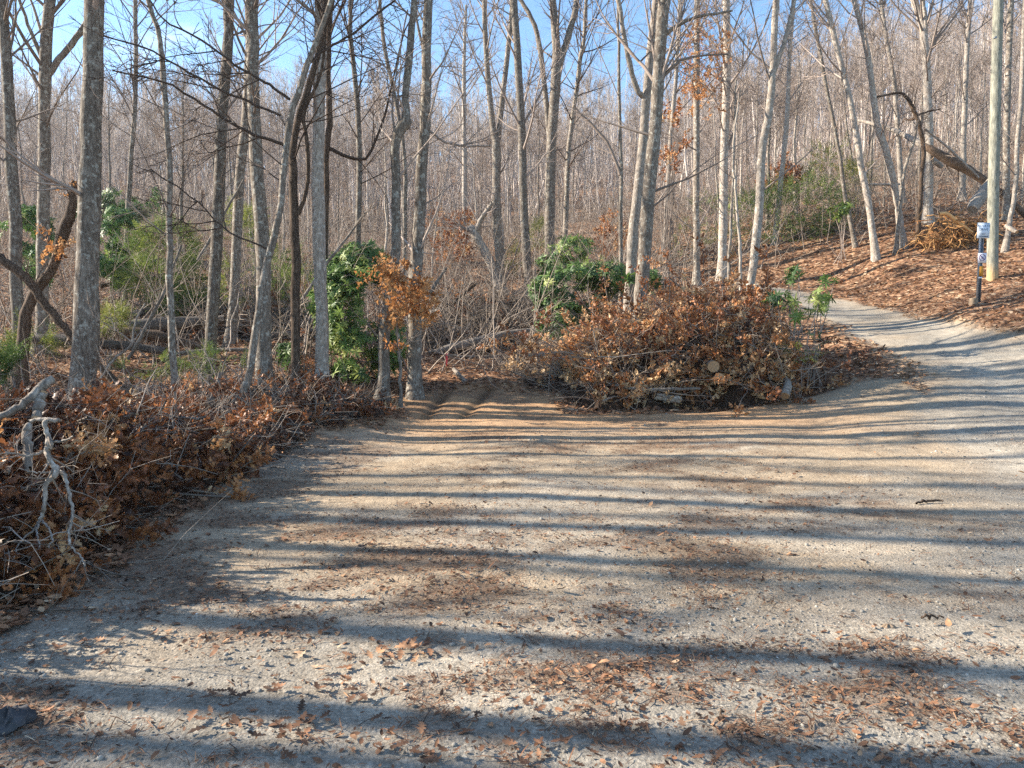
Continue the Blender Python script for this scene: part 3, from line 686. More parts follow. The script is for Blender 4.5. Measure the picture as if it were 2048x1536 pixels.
TREES = [
 # label, depth, main (base to top), kwargs
 ("thick grey tree with a sunlit left edge rising behind the left brush pile", 11.5, [(166, 760, 48), (172, 600, 45), (177, 480, 43), (182, 330, 40), (185, 170, 38), (187, 0, 36)], dict(low=3, flare=1.1)),
 ("grey trunk at the far left edge of the photo", 14, [(38, 690, 24), (32, 480, 23), (24, 350, 22), (14, 150, 20), (3, 0, 20)], dict(low=9)),
 ("grey tree with a thick dark side limb reaching towards the thick sunlit trunk", 16, [(84, 640, 24), (86, 480, 23), (88, 376, 23), (89, 240, 22), (93, 68, 21), (100, 0, 20)], dict(low=7, forks=[[(96, 150, 13), (120, 118, 12), (148, 82, 12), (172, 48, 11), (190, 0, 9)], [(86, 120, 9), (60, 60, 7), (40, 0, 6)]])),
 ("slim grey tree with small bare side twigs right of the thick sunlit trunk", 22, [(250, 600, 11), (256, 427, 10), (263, 308, 9), (271, 171, 9), (270, 0, 8)], dict(low=9, top=17)),
 ("slender brown tree that bends left at its top, above the crossed fallen logs", 12, [(350, 775, 15), (342, 640, 14), (338, 478, 13), (337, 342, 12), (328, 171, 11), (320, 85, 10), (297, 0, 9)], dict(low=12, top=15, lowlen=2.6)),
 ("straight grey tree with a bright left edge, right of the crossed fallen logs", 14, [(416, 750, 24), (424, 640, 24), (434, 478, 23), (441, 308, 22), (446, 205, 21), (455, 102, 20), (458, 0, 20)], dict(low=5)),
 ("dim brown-grey tree half behind two brighter trunks, left of centre", 17, [(457, 700, 21), (468, 605, 21), (478, 376, 20), (492, 240, 19), (500, 100, 17), (498, 0, 15)], dict(low=4)),
 ("sturdy grey tree crossed near its foot by a slender leaning tree", 13, [(528, 745, 30), (527, 570, 29), (526, 478, 28), (516, 376, 26), (508, 240, 24), (506, 102, 24), (504, 0, 23)], dict(low=6)),
 ("slender leaning tree with long drooping dark boughs sweeping to the left", 11, [(488, 775, 16), (498, 755, 15), (513, 640, 14), (530, 537, 14), (560, 417, 13), (574, 284, 13), (595, 188, 12), (625, 102, 11), (662, 0, 9)],
   dict(low=4, top=13, tmat=M_darktwig, forks=[[(573, 290, 7), (540, 280, 6.5), (500, 266, 6), (450, 238, 5.5), (400, 206, 5), (330, 165, 4), (225, 140, 3)], [(580, 200, 6), (545, 175, 5.5), (515, 155, 5), (470, 130, 4.5), (444, 109, 4.5), (396, 75, 4), (328, 41, 3.5), (300, 0, 3)],
     [(560, 230, 5), (508, 208, 5), (444, 181, 4.5), (376, 143, 4), (290, 96, 3.5), (205, 72, 3)], [(615, 130, 7), (650, 100, 6), (700, 70, 5), (790, 0, 4)], [(540, 500, 4), (470, 470, 3.5), (430, 440, 3), (390, 400, 3), (300, 340, 2.5)]])),
 ("dark brown twin-stemmed tree left of the round green rhododendron", 12, [(591, 775, 18), (591, 570, 18), (588, 400, 17), (586, 297, 14), (606, 205, 13), (640, 90, 12), (652, 0, 11)], dict(low=9, mat=M_brown, tmat=M_darktwig, forks=[[(596, 430, 9), (612, 380, 8), (618, 300, 8), (608, 230, 7), (640, 150, 6), (655, 8, 5)]])),
 ("pale grey straight tree standing in front of the big round rhododendron's left side", 13, [(646, 768, 27), (642, 600, 25), (639, 502, 25), (636, 342, 24), (638, 205, 23), (642, 102, 23), (639, 0, 22)], dict(low=5, mat=M_pale)),
 ("thin dark tree pressed close beside the pale trunk near the rhododendron", 15, [(650, 500, 12), (653, 308, 12), (660, 240, 12), (656, 137, 12), (660, 34, 11), (664, 0, 11)], dict(low=6, mat=M_brown, tmat=M_darktwig, forks=[[(648, 290, 8), (690, 312, 7), (728, 318, 6), (752, 280, 5), (780, 190, 4), (800, 90, 3), (830, 20, 3)]])),
 ("crooked tree with a dark knobby elbow halfway up", 13.6, [(767, 770, 24), (771, 656, 22), (786, 537, 20), (793, 478, 19), (791, 342, 18), (791, 285, 19), (800, 258, 24), (812, 243, 23), (811, 219, 15), (816, 154, 14), (822, 68, 14), (829, 0, 13)], dict(low=6, forks=[[(790, 290, 6), (786, 200, 4), (800, 100, 3), (815, 20, 3)]])),
 ("tall straight grey tree rising behind the small orange-leaved tree", 14, [(829, 765, 28), (829, 690, 27), (829, 571, 26), (836, 478, 25), (846, 308, 22), (853, 171, 20), (856, 0, 18)], dict(low=6, flare=1.1, forks=[[(850, 120, 6), (838, 60, 5), (830, 8, 4)], [(845, 250, 5), (870, 270, 5), (890, 285, 4.5), (930, 292, 4), (985, 292, 3)]])),
 ("grey tree that splits into a narrow V at mid height", 30, [(1005, 590, 18), (1000, 525, 18), (993, 410, 17), (993, 300, 17), (987, 260, 12), (974, 137, 11), (969, 0, 10)], dict(low=5, top=22, forks=[[(994, 296, 11), (1003, 210, 11), (1020, 68, 10), (1024, 0, 9)]])),
 ("straight grey tree just right of the narrow V-shaped tree", 29, [(1058, 585, 18), (1053, 513, 17), (1046, 376, 16), (1044, 273, 16), (1037, 137, 15), (1027, 0, 14)], dict(low=6, top=21)),
 ("tall grey tree forking high above the green rhododendron at centre", 31, [(1099, 545, 22), (1099, 478, 21), (1102, 308, 20), (1112, 150, 20), (1113, 100, 17), (1106, 0, 14)], dict(low=4, top=22, forks=[[(1113, 140, 15), (1122, 118, 14), (1140, 60, 13), (1154, 0, 12)], [(1100, 290, 11), (1096, 239, 11), (1078, 85, 10), (1058, 27, 9), (1041, 0, 8)]])),
 ("thin crooked dark tree with small leaf tufts, right of the high-forking tree", 32, [(1130, 470, 11), (1137, 308, 10), (1150, 205, 9), (1160, 120, 9), (1167, 85, 8), (1172, 0, 7)], dict(low=14, top=19, tmat=M_darktwig, lowlen=3)),
 ("tall grey tree standing behind the right brush pile, darkest of its pair", 16.5, [(1279, 640, 28), (1282, 580, 27), (1289, 518, 27), (1299, 373, 26), (1310, 248, 25), (1320, 104, 24), (1328, 0, 24)], dict(low=5, forks=[[(1330, 70, 9), (1360, 48, 8), (1399, 33, 6), (1465, 21, 4)], [(1322, 160, 7), (1345, 135, 6), (1374, 116, 5), (1457, 108, 3)]])),
 ("tan-brown tree with a long curved left limb, behind the tall grey tree", 18.5, [(1262, 560, 22), (1266, 476, 21), (1279, 352, 19), (1291, 228, 18), (1299, 124, 16), (1312, 0, 15)], dict(low=5, mat=M_pale, forks=[[(1289, 195, 11), (1276, 182, 11), (1262, 140, 10), (1250, 80, 9), (1237, 0, 9)]])),
 ("slim tree holding orange leaves high up, right of the tall grey pair", 25, [(1393, 520, 13), (1393, 455, 13), (1393, 207, 12), (1395, 0, 11)], dict(low=16, leaves=260, lowlen=2.6, leafbox=(1365, 20, 1450, 240))),
 ("straight pale tree against the blue gap in the sky, right of the orange leaves", 26, [(1446, 450, 17), (1448, 331, 16), (1453, 166, 15), (1453, 0, 14)], dict(low=8, mat=M_pale, forks=[[(1455, 300, 6), (1470, 250, 5), (1462, 215, 5), (1480, 170, 3)]])),
 ("slanting pale tree beside the road, forked near its top", 18.5, [(1494, 600, 18), (1502, 559, 17), (1519, 414, 17), (1525, 298, 16), (1540, 215, 15), (1546, 124, 13), (1552, 0, 13)], dict(low=4, mat=M_pale, flare=1.15, forks=[[(1544, 155, 10), (1556, 118, 10), (1569, 83, 9), (1589, 0, 8)]])),
 ("leftmost of two thin saplings in front of the slanting pale tree", 18, [(1457, 590, 6), (1459, 500, 6), (1465, 373, 5), (1469, 248, 4), (1471, 160, 3)], dict(name='sapling', cat='sapling', low=8, top=6, lowlen=1.2, crownk=3, mat=M_pale)),
 ("thin sapling with a side branch, nearest to the slanting pale tree", 17.6, [(1482, 615, 6), (1480, 500, 6), (1472, 393, 5), (1466, 300, 4), (1480, 180, 3)], dict(name='sapling', cat='sapling', low=8, top=6, lowlen=1.2, crownk=3, mat=M_pale)),
 ("slim tree leaning left over the russet bush, right of the slanting pale tree", 30, [(1564, 340, 9), (1573, 248, 9), (1581, 83, 8), (1588, 0, 8)], dict(low=9, mat=M_pale)),
 ("leaning tree curving up to the left from the bank, nearest to the small rhododendron", 25, [(1743, 452, 13), (1738, 414, 12), (1722, 331, 12), (1701, 207, 11), (1676, 104, 11), (1651, 0, 10)], dict(low=6, mat=M_pale)),
 ("leaning tree with an elbow low on its stem and dark roots at its foot", 25.5, [(1798, 430, 13), (1794, 400, 13), (1776, 318, 13), (1766, 285, 13), (1755, 248, 12), (1734, 104, 11), (1709, 0, 10)], dict(low=7, mat=M_pale)),
 ("thick straight tree on the bank, beside the long fallen trunk", 28, [(1856, 412, 18), (1858, 290, 17), (1854, 166, 16), (1846, 60, 14), (1828, 0, 13)], dict(low=5, mat=M_pale, forks=[[(1850, 90, 10), (1850, 40, 9), (1846, 0, 8)]])),
 ("thin leaning tree rising out of the yellow-green shrub on the bank", 27, [(1698, 430, 8), (1690, 390, 8), (1676, 290, 7), (1655, 186, 7), (1631, 62, 7), (1622, 0, 6)], dict(low=8)),
 ("small dark arching tree with drooping dead twigs near the fallen trunk", 26, [(1838, 437, 8), (1842, 373, 8), (1847, 300, 8), (1838, 250, 8), (1829, 224, 8), (1815, 198, 7), (1798, 186, 5), (1745, 196, 4)], dict(low=14, mat=M_brown, tmat=M_darktwig, broken=True, lowlen=1.6, forks=[[(1832, 232, 5), (1850, 225, 4), (1880, 218, 3)], [(1832, 235, 4), (1822, 240, 4), (1808, 238, 3)]])),
 ("thin curved stem springing from the foot of the elbowed leaning tree", 25, [(1800, 420, 7), (1806, 360, 6), (1816, 318, 6), (1830, 275, 5), (1834, 240, 4)], dict(low=6, top=9, name='sapling', cat='sapling', lowlen=1.0, crownk=3, broken=True)),
 ("slim pale tree right of the utility pole with a kink at its foot", 23, [(2022, 430, 9), (2030, 380, 9), (2036, 290, 9), (2044, 160, 9), (2050, 0, 8)], dict(low=6, mat=M_pale)),
 ("straight tree rising just right of the utility pole's top", 27, [(2012, 430, 13), (2014, 250, 12), (2018, 100, 11), (2022, 0, 11)], dict(low=6)),
 ("pale thin tree with upturned boughs, standing alone against the sky at centre", 38, [(930, 470, 12), (929, 300, 10), (928, 160, 8), (930, 60, 6), (932, 10, 4)], dict(low=16, top=14, mat=M_pale, lowlen=4, sub=6)),
 ("dim slender tree between the pale trunk and the crooked tree", 20, [(714, 640, 13), (716, 480, 12), (719, 330, 11), (712, 180, 10), (700, 60, 9), (702, 0, 8)], dict(low=12, tmat=M_darktwig)),
 ("slim tree between the round rhododendron and the crooked tree's elbow", 24, [(808, 600, 10), (810, 420, 9), (806, 280, 8), (770, 100, 8), (760, 0, 7)], dict(low=9)),
 ("slender tree with one long arching branch, left of the brush pile's tall grey tree", 21, [(1243, 640, 8), (1241, 500, 8), (1242, 350, 7), (1240, 240, 7), (1238, 100, 6), (1236, 0, 5)], dict(low=7, forks=[[(1241, 350, 7), (1226, 310, 6), (1208, 275, 6), (1180, 245, 5), (1150, 215, 3)]])),
 ("pale slender tree at the wood's edge, left of the slanting pale tree", 33, [(1330, 480, 10), (1340, 300, 9), (1352, 150, 8), (1360, 0, 7)], dict(low=10, mat=M_pale)),
 ("slender grey tree among pale trees at upper right, left of the thick straight bank tree", 34, [(1800, 330, 10), (1790, 180, 9), (1770, 60, 8), (1762, 0, 8)], dict(low=10, mat=M_pale)),
 ("tall slim tree at upper right, between the bank's thick tree and the utility pole", 33, [(1926, 330, 11), (1930, 200, 10), (1934, 90, 9), (1940, 0, 8)], dict(low=10, mat=M_pale)),
]
for (lab, d, main, kw) in TREES:
    make_tree(lab, d, main, **kw)

# broken snags and bent stems
make_tree("dark gnarled broken trunk leaning beside the thick sunlit tree", 12.6, [(42, 720, 24), (50, 640, 22), (66, 590, 20), (98, 548, 18), (112, 515, 17), (126, 470, 22), (140, 430, 20), (146, 395, 15), (148, 362, 9)], low=4, mat=M_brown, tmat=M_darktwig, name='broken_snag', cat='dead tree', broken=True, leaves=14, lowlen=.7)
make_tree("rusty brown dead limb slanting down behind the thick sunlit trunk", 12.2, [(170, 700, 13), (140, 668, 15), (100, 622, 15), (60, 565, 17), (25, 535, 18), (-15, 505, 16)], low=5, mat=M_brown, tmat=M_darktwig, name='dead_limb', cat='dead limb', broken=True, lowlen=.9)
make_tree("pale broken snag leaning left with a snapped white top at centre", 30, [(1004, 590, 22), (990, 550, 20), (973, 510, 19), (958, 482, 18), (948, 465, 18), (940, 452, 14)], low=6, mat=M_pale, name='broken_snag', cat='dead tree', broken=True, forks=[[(952, 468, 12), (962, 440, 10), (985, 405, 8)], [(946, 462, 8), (930, 458, 7), (918, 448, 3)]])

# trees off to the left of the view whose long shadows lie over the gravel
SH = [(3.55, .16, 12), (5.25, .15, 13), (5.9, .19, 16), (6.9, .16, 11), (8.0, .14, 17), (9.2, .12, 13), (4.7, .13, 19), (10.4, .15, 16), (2.75, .12, 11), (7.4, .1, 21), (6.35, .12, 22), (11.4, .12, 21), (2.95, .13, 10), (2.3, .12, 14)]
sl = math.tan(math.pi / 2 + SUN_AZ)
for (yc, r, x0) in SH:
    bx, by = -x0, yc + x0 * sl
    bz = float(Hd(np.array([bx]), np.array([by]))[0]); org = np.array([bx, by, bz])
    root = thing('bare_tree', 'bare tree beyond the left edge of the view, its long shadow lying on the gravel', 'tree', org, 'trees left of the view that shade the gravel')
    r *= .86; n = 16; zz = np.linspace(-.2, rng.uniform(17, 21), n)
    P = np.stack([bx + np.cumsum(rng.normal(0, .06, n)), by + np.cumsum(rng.normal(0, .04, n)), bz + zz], -1); R = np.linspace(r, .03, n)
    ta, ca = Acc(), Acc(); ta.tubes(P, R, 10); crown(ca, P, R, 19, .27, .97, 3.0, 6, 4, .007)
    ta.build('trunk', M_bark, root, origin=org); ca.build('crown', M_twig, root, origin=org)

# ------------------------------------------------------------------ wood on the hillside: prototypes copied tree by tree
def proto(r, k1, lean, t0, pale, len1, tint_mat):
    """slender tree 12 m high; copies are scaled to their own height"""
    h = 12.0; n = 12; s = np.linspace(0, 1, n)
    P = np.stack([np.cumsum(rng.normal(0, .05, n)) + lean * s, np.cumsum(rng.normal(0, .05, n)), h * s - .3], -1); R = r * (1 - s) ** .8 + .012
    ta, ca = Acc(), Acc(); ta.tubes(P, R, 7)
    crown(ca, P, R, k1, t0, .98, len1, 7, 5, .009, ang=(.4, .95), sides=4, seg=5)
    root = thing('bare_tree', None, 'tree', np.zeros(3))
    ta.build('trunk', M_pale if pale else M_bark, root); ca.build('crown', tint_mat, root)
    return root
protos = [proto(.075, 22, .4, .42, 1, 2.5, M_twig), proto(.09, 24, -.5, .45, 0, 2.8, M_twig), proto(.05, 18, .8, .30, 1, 2.0, M_twig), proto(.085, 22, .2, .5, 1, 2.6, M_twig),
          proto(.04, 16, -.7, .25, 0, 1.8, M_twig), proto(.10, 26, .6, .5, 0, 3.0, M_twig), proto(.06, 20, -.3, .35, 0, 2.3, M_twig), proto(.055, 22, .3, .3, 1, 2.4, M_twig)]
def children_of(o):
    return [c for c in bpy.data.objects if c.parent == o]
pkids = [children_of(p) for p in protos]
LAB = {'l': ('slender bare grey tree crowded in the shaded wood on the left slope', 'slender bare trees in the wood on the left slope'),
       'c': ('slender bare tree crowded in the wood straight behind the clearing', 'slender bare trees in the wood behind the clearing'),
       'r': ('slender bare pale tree crowded in the sunny wood above the leafy road bank', 'slender bare trees in the wood above the road bank')}
hand = np.array([px_line([m[2][0]], m[1])[0][:2] for m in TREES])
def crown_top(u):
    """how high in the photograph the crowns of the hillside wood reach (pixels from the top) along the skyline"""
    return float(np.interp(u, [-200, 0, 250, 500, 800, 1100, 1350, 1500, 1700, 2048, 2300], [165, 175, 205, 185, 208, 218, 205, 160, 75, 25, 20]))
def tree_height(x, y, z, vtop):
    return max(2.5, CAMZ - z + (650 - vtop) / FPX * y * 1.02)
spots = []; tries = 0
while len(spots) < 240 and tries < 60000:
    tries += 1
    d = math.sqrt(rng.uniform(25 ** 2, 84 ** 2)); x = rng.uniform(-.76, .76) * d; y = d
    if sdist(np.array([x]), np.array([y]), road_poly)[0] > -1.6 or sdist(np.array([x]), np.array([y]), lot_poly)[0] > -3: continue
    u = x / d * FPX + 1024
    if u > 1350 and d < 32: continue
    if 860 < u < 1350 and d < 31: continue
    if np.min(np.hypot(hand[:, 0] - x, hand[:, 1] - y)) < 1.1: continue
    if spots and min((x - a) ** 2 + (y - b) ** 2 for a, b, _ in spots) < 1.6 ** 2: continue
    spots.append((x, y, u))
first = [True] * len(protos)
for (x, y, u) in spots:
    k = int(rng.integers(len(protos)))
    z = float(Hd(np.array([x]), np.array([y]))[0])
    if first[k]: r = protos[k]; first[k] = False
    else:
        r = protos[k].copy(); COL.objects.link(r)
        for c in pkids[k]:
            q = c.copy(); COL.objects.link(q); q.parent = r
    h = min(tree_height(x, y, z, crown_top(u) + rng.normal(10, 45)), 21); s = h / 12.0; w = max(s, .75) * rng.uniform(.85, 1.15)
    r.location = (x, y, z); r.scale = (w, w, s); r.rotation_euler = (rng.normal(0, .04), rng.normal(0, .04), rng.uniform(0, 6.28))
    key = 'l' if u < 720 else ('c' if u < 1380 else 'r')
    tag(r, LAB[key][0], 'tree', LAB[key][1])

# the wood farther up the hill reads as one mass
def far_wood():
    a = Acc(); cnt = 0
    while cnt < 2600:
        d = math.sqrt(rng.uniform(52 ** 2, 150 ** 2)); x = rng.uniform(-.80, .80) * d
        if rng.random() > .25 + 1.1 * float(sstep(.35, .6, vnoise(np.array([x]), np.array([d]), 7.0, 211))[0]): continue
        z = float(H0(np.array([x]), np.array([d]))[0]); u = x / d * FPX + 1024
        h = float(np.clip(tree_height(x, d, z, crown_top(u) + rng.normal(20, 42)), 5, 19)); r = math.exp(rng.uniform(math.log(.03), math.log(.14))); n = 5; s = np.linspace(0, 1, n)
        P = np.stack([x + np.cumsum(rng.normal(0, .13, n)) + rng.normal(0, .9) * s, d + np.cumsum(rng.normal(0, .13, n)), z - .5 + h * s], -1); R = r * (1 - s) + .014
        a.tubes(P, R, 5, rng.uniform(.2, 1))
        P1 = P[None]; R1 = R[None]
        _, tt, pos, tan, rr = sample_on(P1, R1, 14, .22, .97)
        L = rng.uniform(1.2, 2.8, 14) * (1.2 - .6 * tt) * min(1, h / 10); Q = grow(pos, branch_off(tan, rng.uniform(.3, .85, 14)), L, 3, .14, .14); QR = taper(np.clip(rr * .4, .014, .04), 3, .35)
        a.tubes(Q, QR, 3, rng.uniform(.15, .75, 14))
        _, tt, pos, tan, rr = sample_on(Q, QR, 7, .2, 1)
        Q2 = grow(pos, branch_off(tan, rng.uniform(.4, .9, len(tt))), rng.uniform(.5, 1.3, len(tt)), 2, .1, .1)
        a.tubes(Q2, taper(np.full(len(tt), .011), 2, .5), 3, rng.uniform(.05, .7, len(tt)))
        cnt += 1
    # saplings and brush between the far trunks
    n = 7000; d = np.sqrt(rng.uniform(48 ** 2, 130 ** 2, n)); x = rng.uniform(-.78, .78, n) * d; z = H0(x, d); L = rng.uniform(1.2, 5, n)
    P = grow(np.stack([x, d, z - .1], -1), np.stack([rng.normal(0, .25, n), rng.normal(0, .25, n), np.ones(n)], -1), L, 4, .03, .1)
    R = taper(rng.uniform(.012, .03, n), 4, .4); a.tubes(P, R, 3, rng.uniform(.4, 1, n))
    _, tt, pos, tan, rr = sample_on(P, R, 4, .2, 1); Q2 = grow(pos, branch_off(tan, rng.uniform(.4, .9, len(tt))), rng.uniform(.4, 1.2, len(tt)), 2, .1, .1)
    a.tubes(Q2, taper(np.full(len(tt), .01), 2, .5), 3, rng.uniform(.4, 1, len(tt)))
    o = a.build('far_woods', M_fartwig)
    tag(o, 'distant bare wood covering the upper hillside up to the skyline', 'woods', kind='stuff')
far_wood()

# ------------------------------------------------------------------ undergrowth of thin stems
def undergrowth():
    a = Acc(); n = 9000
    d = np.sqrt(rng.uniform(14.5 ** 2, 58 ** 2, n)); x = rng.uniform(-.76, .76, n) * d
    rd = sdist(x, d, road_poly); ld = sdist(x, d, lot_poly); u = x / d * FPX + 1024
    ok = (rd < -1.2) & (ld < -1.2) & ~((u > 1380) & (d < 27.5)) & ~((u > 1100) & (u < 1600) & (d < 19))
    x, d = x[ok], d[ok]; n = len(x); z = Hd(x, d)
    D = np.stack([rng.normal(0, .55, n), rng.normal(0, .55, n), np.ones(n)], -1)
    lying = rng.random(n) < .3; D[lying, 2] = rng.uniform(.02, .3, lying.sum())
    L = rng.uniform(.8, 3.6, n); P = grow(np.stack([x, d, z - .05], -1), D, L, 5, .02, .14); R = taper(rng.uniform(.006, .02, n), 5, .3)
    a.tubes(P, R, 4, rng.uniform(.1, 1, n))
    par, t, pos, tan, r = sample_on(P, R, 4, .25, 1); Q = grow(pos, branch_off(tan, rng.uniform(.4, 1.1, len(t))), L[par] * rng.uniform(.15, .4, len(t)), 3, .03, .15)
    a.tubes(Q, taper(np.full(len(t), .0055), 3, .5), 3, rng.uniform(.2, 1, len(t)))
    tag(a.build('undergrowth', M_stick), 'tangle of thin bare stems and fallen twigs on the forest floor', 'undergrowth', kind='stuff')
undergrowth()

# ------------------------------------------------------------------ leaf litter
def scatter_leaves():
    a = Acc()
    # forest floor and bank, dense
    n = 125000
    d = rng.uniform(3.2 ** .5, 42 ** .5, n) ** 2; x = rng.uniform(-.74, .74, n) * d
    open_ = np.maximum(sdist(x, d, lot_poly), sdist(x, d, road_poly)) + (fbm(x, d, .9, 51, 4) - .5) * .9
    ok = (open_ < .25) | (rng.random(n) < .0015)
    x, d = x[ok], d[ok]; n = len(x); z = Hd(x, d) + rng.uniform(.0, .05, n)
    tint = np.clip(.30 + .5 * fbm(x, d, 1.5, 91, 3) + .16 * (x > 4) + rng.normal(0, .2, n), 0, 1)
    scatter_mix(a, PLAING, np.stack([x, d, z], -1), yaw_tilt(n, .27), rng.uniform(.055, .12, n) * np.where(d < 9, .75, 1) * np.where(d > 20, 1.25, 1), tint)
    # drifts on the clearing
    n = 95000
    d = rng.uniform(2.3 ** .5, 13.5 ** .5, n) ** 2; x = rng.uniform(-.74, .74, n) * d
    f = fbm(x * .6, d, .45, 71, 4) + .16 * (fbm(x, d, 2.6, 81, 2) - .5); ld = sdist(x, d, lot_poly); rd = sdist(x, d, road_poly)
    e = sstep(1.6, .1, np.abs(ld)) * (x < 2)
    pr = sstep(.46, .66, f + .12 * e) * (1 - .93 * sstep(1.0, 3.5, x - .1 * d)) * .35 + .075 * (1 - .8 * sstep(1.5, 4, x))
    ok = (rng.random(n) < pr) & ((ld > 0) | (rd > 0)); x, d = x[ok], d[ok]; n = len(x); z = Hd(x, d) + rng.uniform(.004, .018, n)
    scatter_mix(a, PLAING, np.stack([x, d, z], -1), yaw_tilt(n, .25), rng.uniform(.010, .045, n) * rng.uniform(.6, 1.2, n), np.clip(rng.normal(.36, .24, n), 0, 1))
    # pine straw and leaf stalks
    n = 46000
    d = rng.uniform(2.3 ** .5, 12 ** .5, n) ** 2; x = rng.uniform(-.74, .74, n) * d; f = fbm(x * .7, d, .16, 193, 3) * .5 + fbm(x * .6, d, .45, 71, 4) * .5
    ok = (rng.random(n) < sstep(.44, .62, f) * (1 - .75 * sstep(1.5, 4.5, x)) + .04) & (np.maximum(sdist(x, d, lot_poly), sdist(x, d, road_poly)) > 0); x, d = x[ok], d[ok]; n = len(x)
    straw = (np.array([(-.5, -.03, 0), (0, -.03, .06), (.5, -.02, 0), (.5, .02, 0), (0, .03, .06), (-.5, .03, 0)]), np.array([(0, 1, 4, 5), (1, 2, 3, 4)]))
    scatter_mix(a, [straw], np.stack([x, d, Hd(x, d) + rng.uniform(.003, .014, n)], -1), yaw_tilt(n, .2), rng.uniform(.02, .085, n), np.clip(rng.normal(.38, .25, n), 0, 1))
    # whole oak leaves lying in the foreground
    n = 300
    d = rng.uniform(2.4 ** .5, 10 ** .5, n) ** 2; x = rng.uniform(-.72, .5, n) * d
    f = fbm(x * .6, d, .45, 71, 4); ok = rng.random(n) < sstep(.40, .62, f) * (1 - .8 * sstep(1, 3, x)); x, d = x[ok], d[ok]; n = len(x)
    scatter_mix(a, OAKG, np.stack([x, d, Hd(x, d) + .02], -1), yaw_tilt(n, .12), rng.uniform(.04, .085, n), np.clip(rng.normal(.42, .24, n), 0, 1))
    for (u, v, s, ti, k) in [(595, 1310, .13, 1.0, 9), (760, 1310, .15, .85, 30), (860, 1315, .14, .85, 12), (385, 1445, .14, .8, 6), (690, 1345, .14, .9, 8), (440, 1400, .15, .45, 26), (700, 1390, .12, .45, 40), (60, 1310, .12, .7, 40),
                             (1215, 1390, .10, .55, 70), (1150, 1440, .10, .55, 70), (1080, 1500, .10, .6, 70), (800, 1510, .12, .55, 40), (560, 1490, .12, .5, 30), (930, 1150, .12, .6, 22), (1200, 1060, .1, .55, 22), (740, 1095, .13, .7, 26), (480, 1210, .09, .6, 4), (1380, 1110, .1, .6, 14), (1560, 1190, .09, .6, 14), (1230, 1240, .1, .65, 14), (1330, 1440, .08, .6, 10), (1450, 1440, .07, .6, 6)]:
        k = max(3, int(k * .5)); c = gp(u, v); x = c[0] + rng.normal(0, .10 if k < 20 else .22, k); y = c[1] + rng.normal(0, .07 if k < 20 else .15, k); x[0], y[0] = c[0], c[1]
        scatter_mix(a, OAKG, np.stack([x, y, Hd(x, y) + rng.uniform(.012, .035, k)], -1), yaw_tilt(k, .15), s * rng.uniform(.32, .68, k), np.clip(rng.normal(ti - .24, .18, k), 0, 1))
    tag(a.build('fallen_leaves', M_litter, smooth=False), 'brown fallen leaves scattered over the clearing, bank and forest floor', 'leaves', kind='stuff')
scatter_leaves()

def scatter_gravel():
    t = (1 + 5 ** .5) / 2
    V = np.array([(-1, t, 0), (1, t, 0), (-1, -t, 0), (1, -t, 0), (0, -1, t), (0, 1, t), (0, -1, -t), (0, 1, -t), (t, 0, -1), (t, 0, 1), (-t, 0, -1), (-t, 0, 1)]) / 1.9
    F = np.array([(0, 11, 5), (0, 5, 1), (0, 1, 7), (0, 7, 10), (0, 10, 11), (1, 5, 9), (5, 11, 4), (11, 10, 2), (10, 7, 6), (7, 1, 8), (3, 9, 4), (3, 4, 2), (3, 2, 6), (3, 6, 8), (3, 8, 9), (4, 9, 5), (2, 4, 11), (6, 2, 10), (8, 6, 7), (9, 8, 1)])
    T = [(V * (1 + rng.normal(0, .16, (12, 1))) * np.array([1, rng.uniform(.6, 1), rng.uniform(.4, .75)]), F) for _ in range(6)]
    n = 60000
    d = rng.uniform(2.25 ** .4, 13 ** .4, n) ** 2.5; x = rng.uniform(-.72, .74, n) * d
    ld = np.maximum(sdist(x, d, lot_poly), sdist(x, d, road_poly)); g = np.maximum(sstep(-.6, 1.2, sdist(x, d, road_poly)), .55 * sstep(6.5, 3, d))
    g = g * (.10 + 1.0 * sstep(.42, .68, fbm(x, d, .8, 101, 3))) + .05
    ok = (ld > 0) & (rng.random(n) < g); x, d = x[ok], d[ok]; n = len(x)
    s = np.exp(rng.normal(math.log(.0045), .45, n)); s = np.clip(s, .0025, .017) * (1 + .05 * d)
    a = Acc(); scatter_mix(a, T, np.stack([x, d, Hd(x, d) + s * .15], -1), yaw_tilt(n, .3), s, np.clip(rng.normal(.48, .2, n), 0, 1))
    tag(a.build('gravel', M_stone, smooth=False), 'loose grey gravel stones on the road and clearing', 'gravel', kind='stuff')
scatter_gravel()

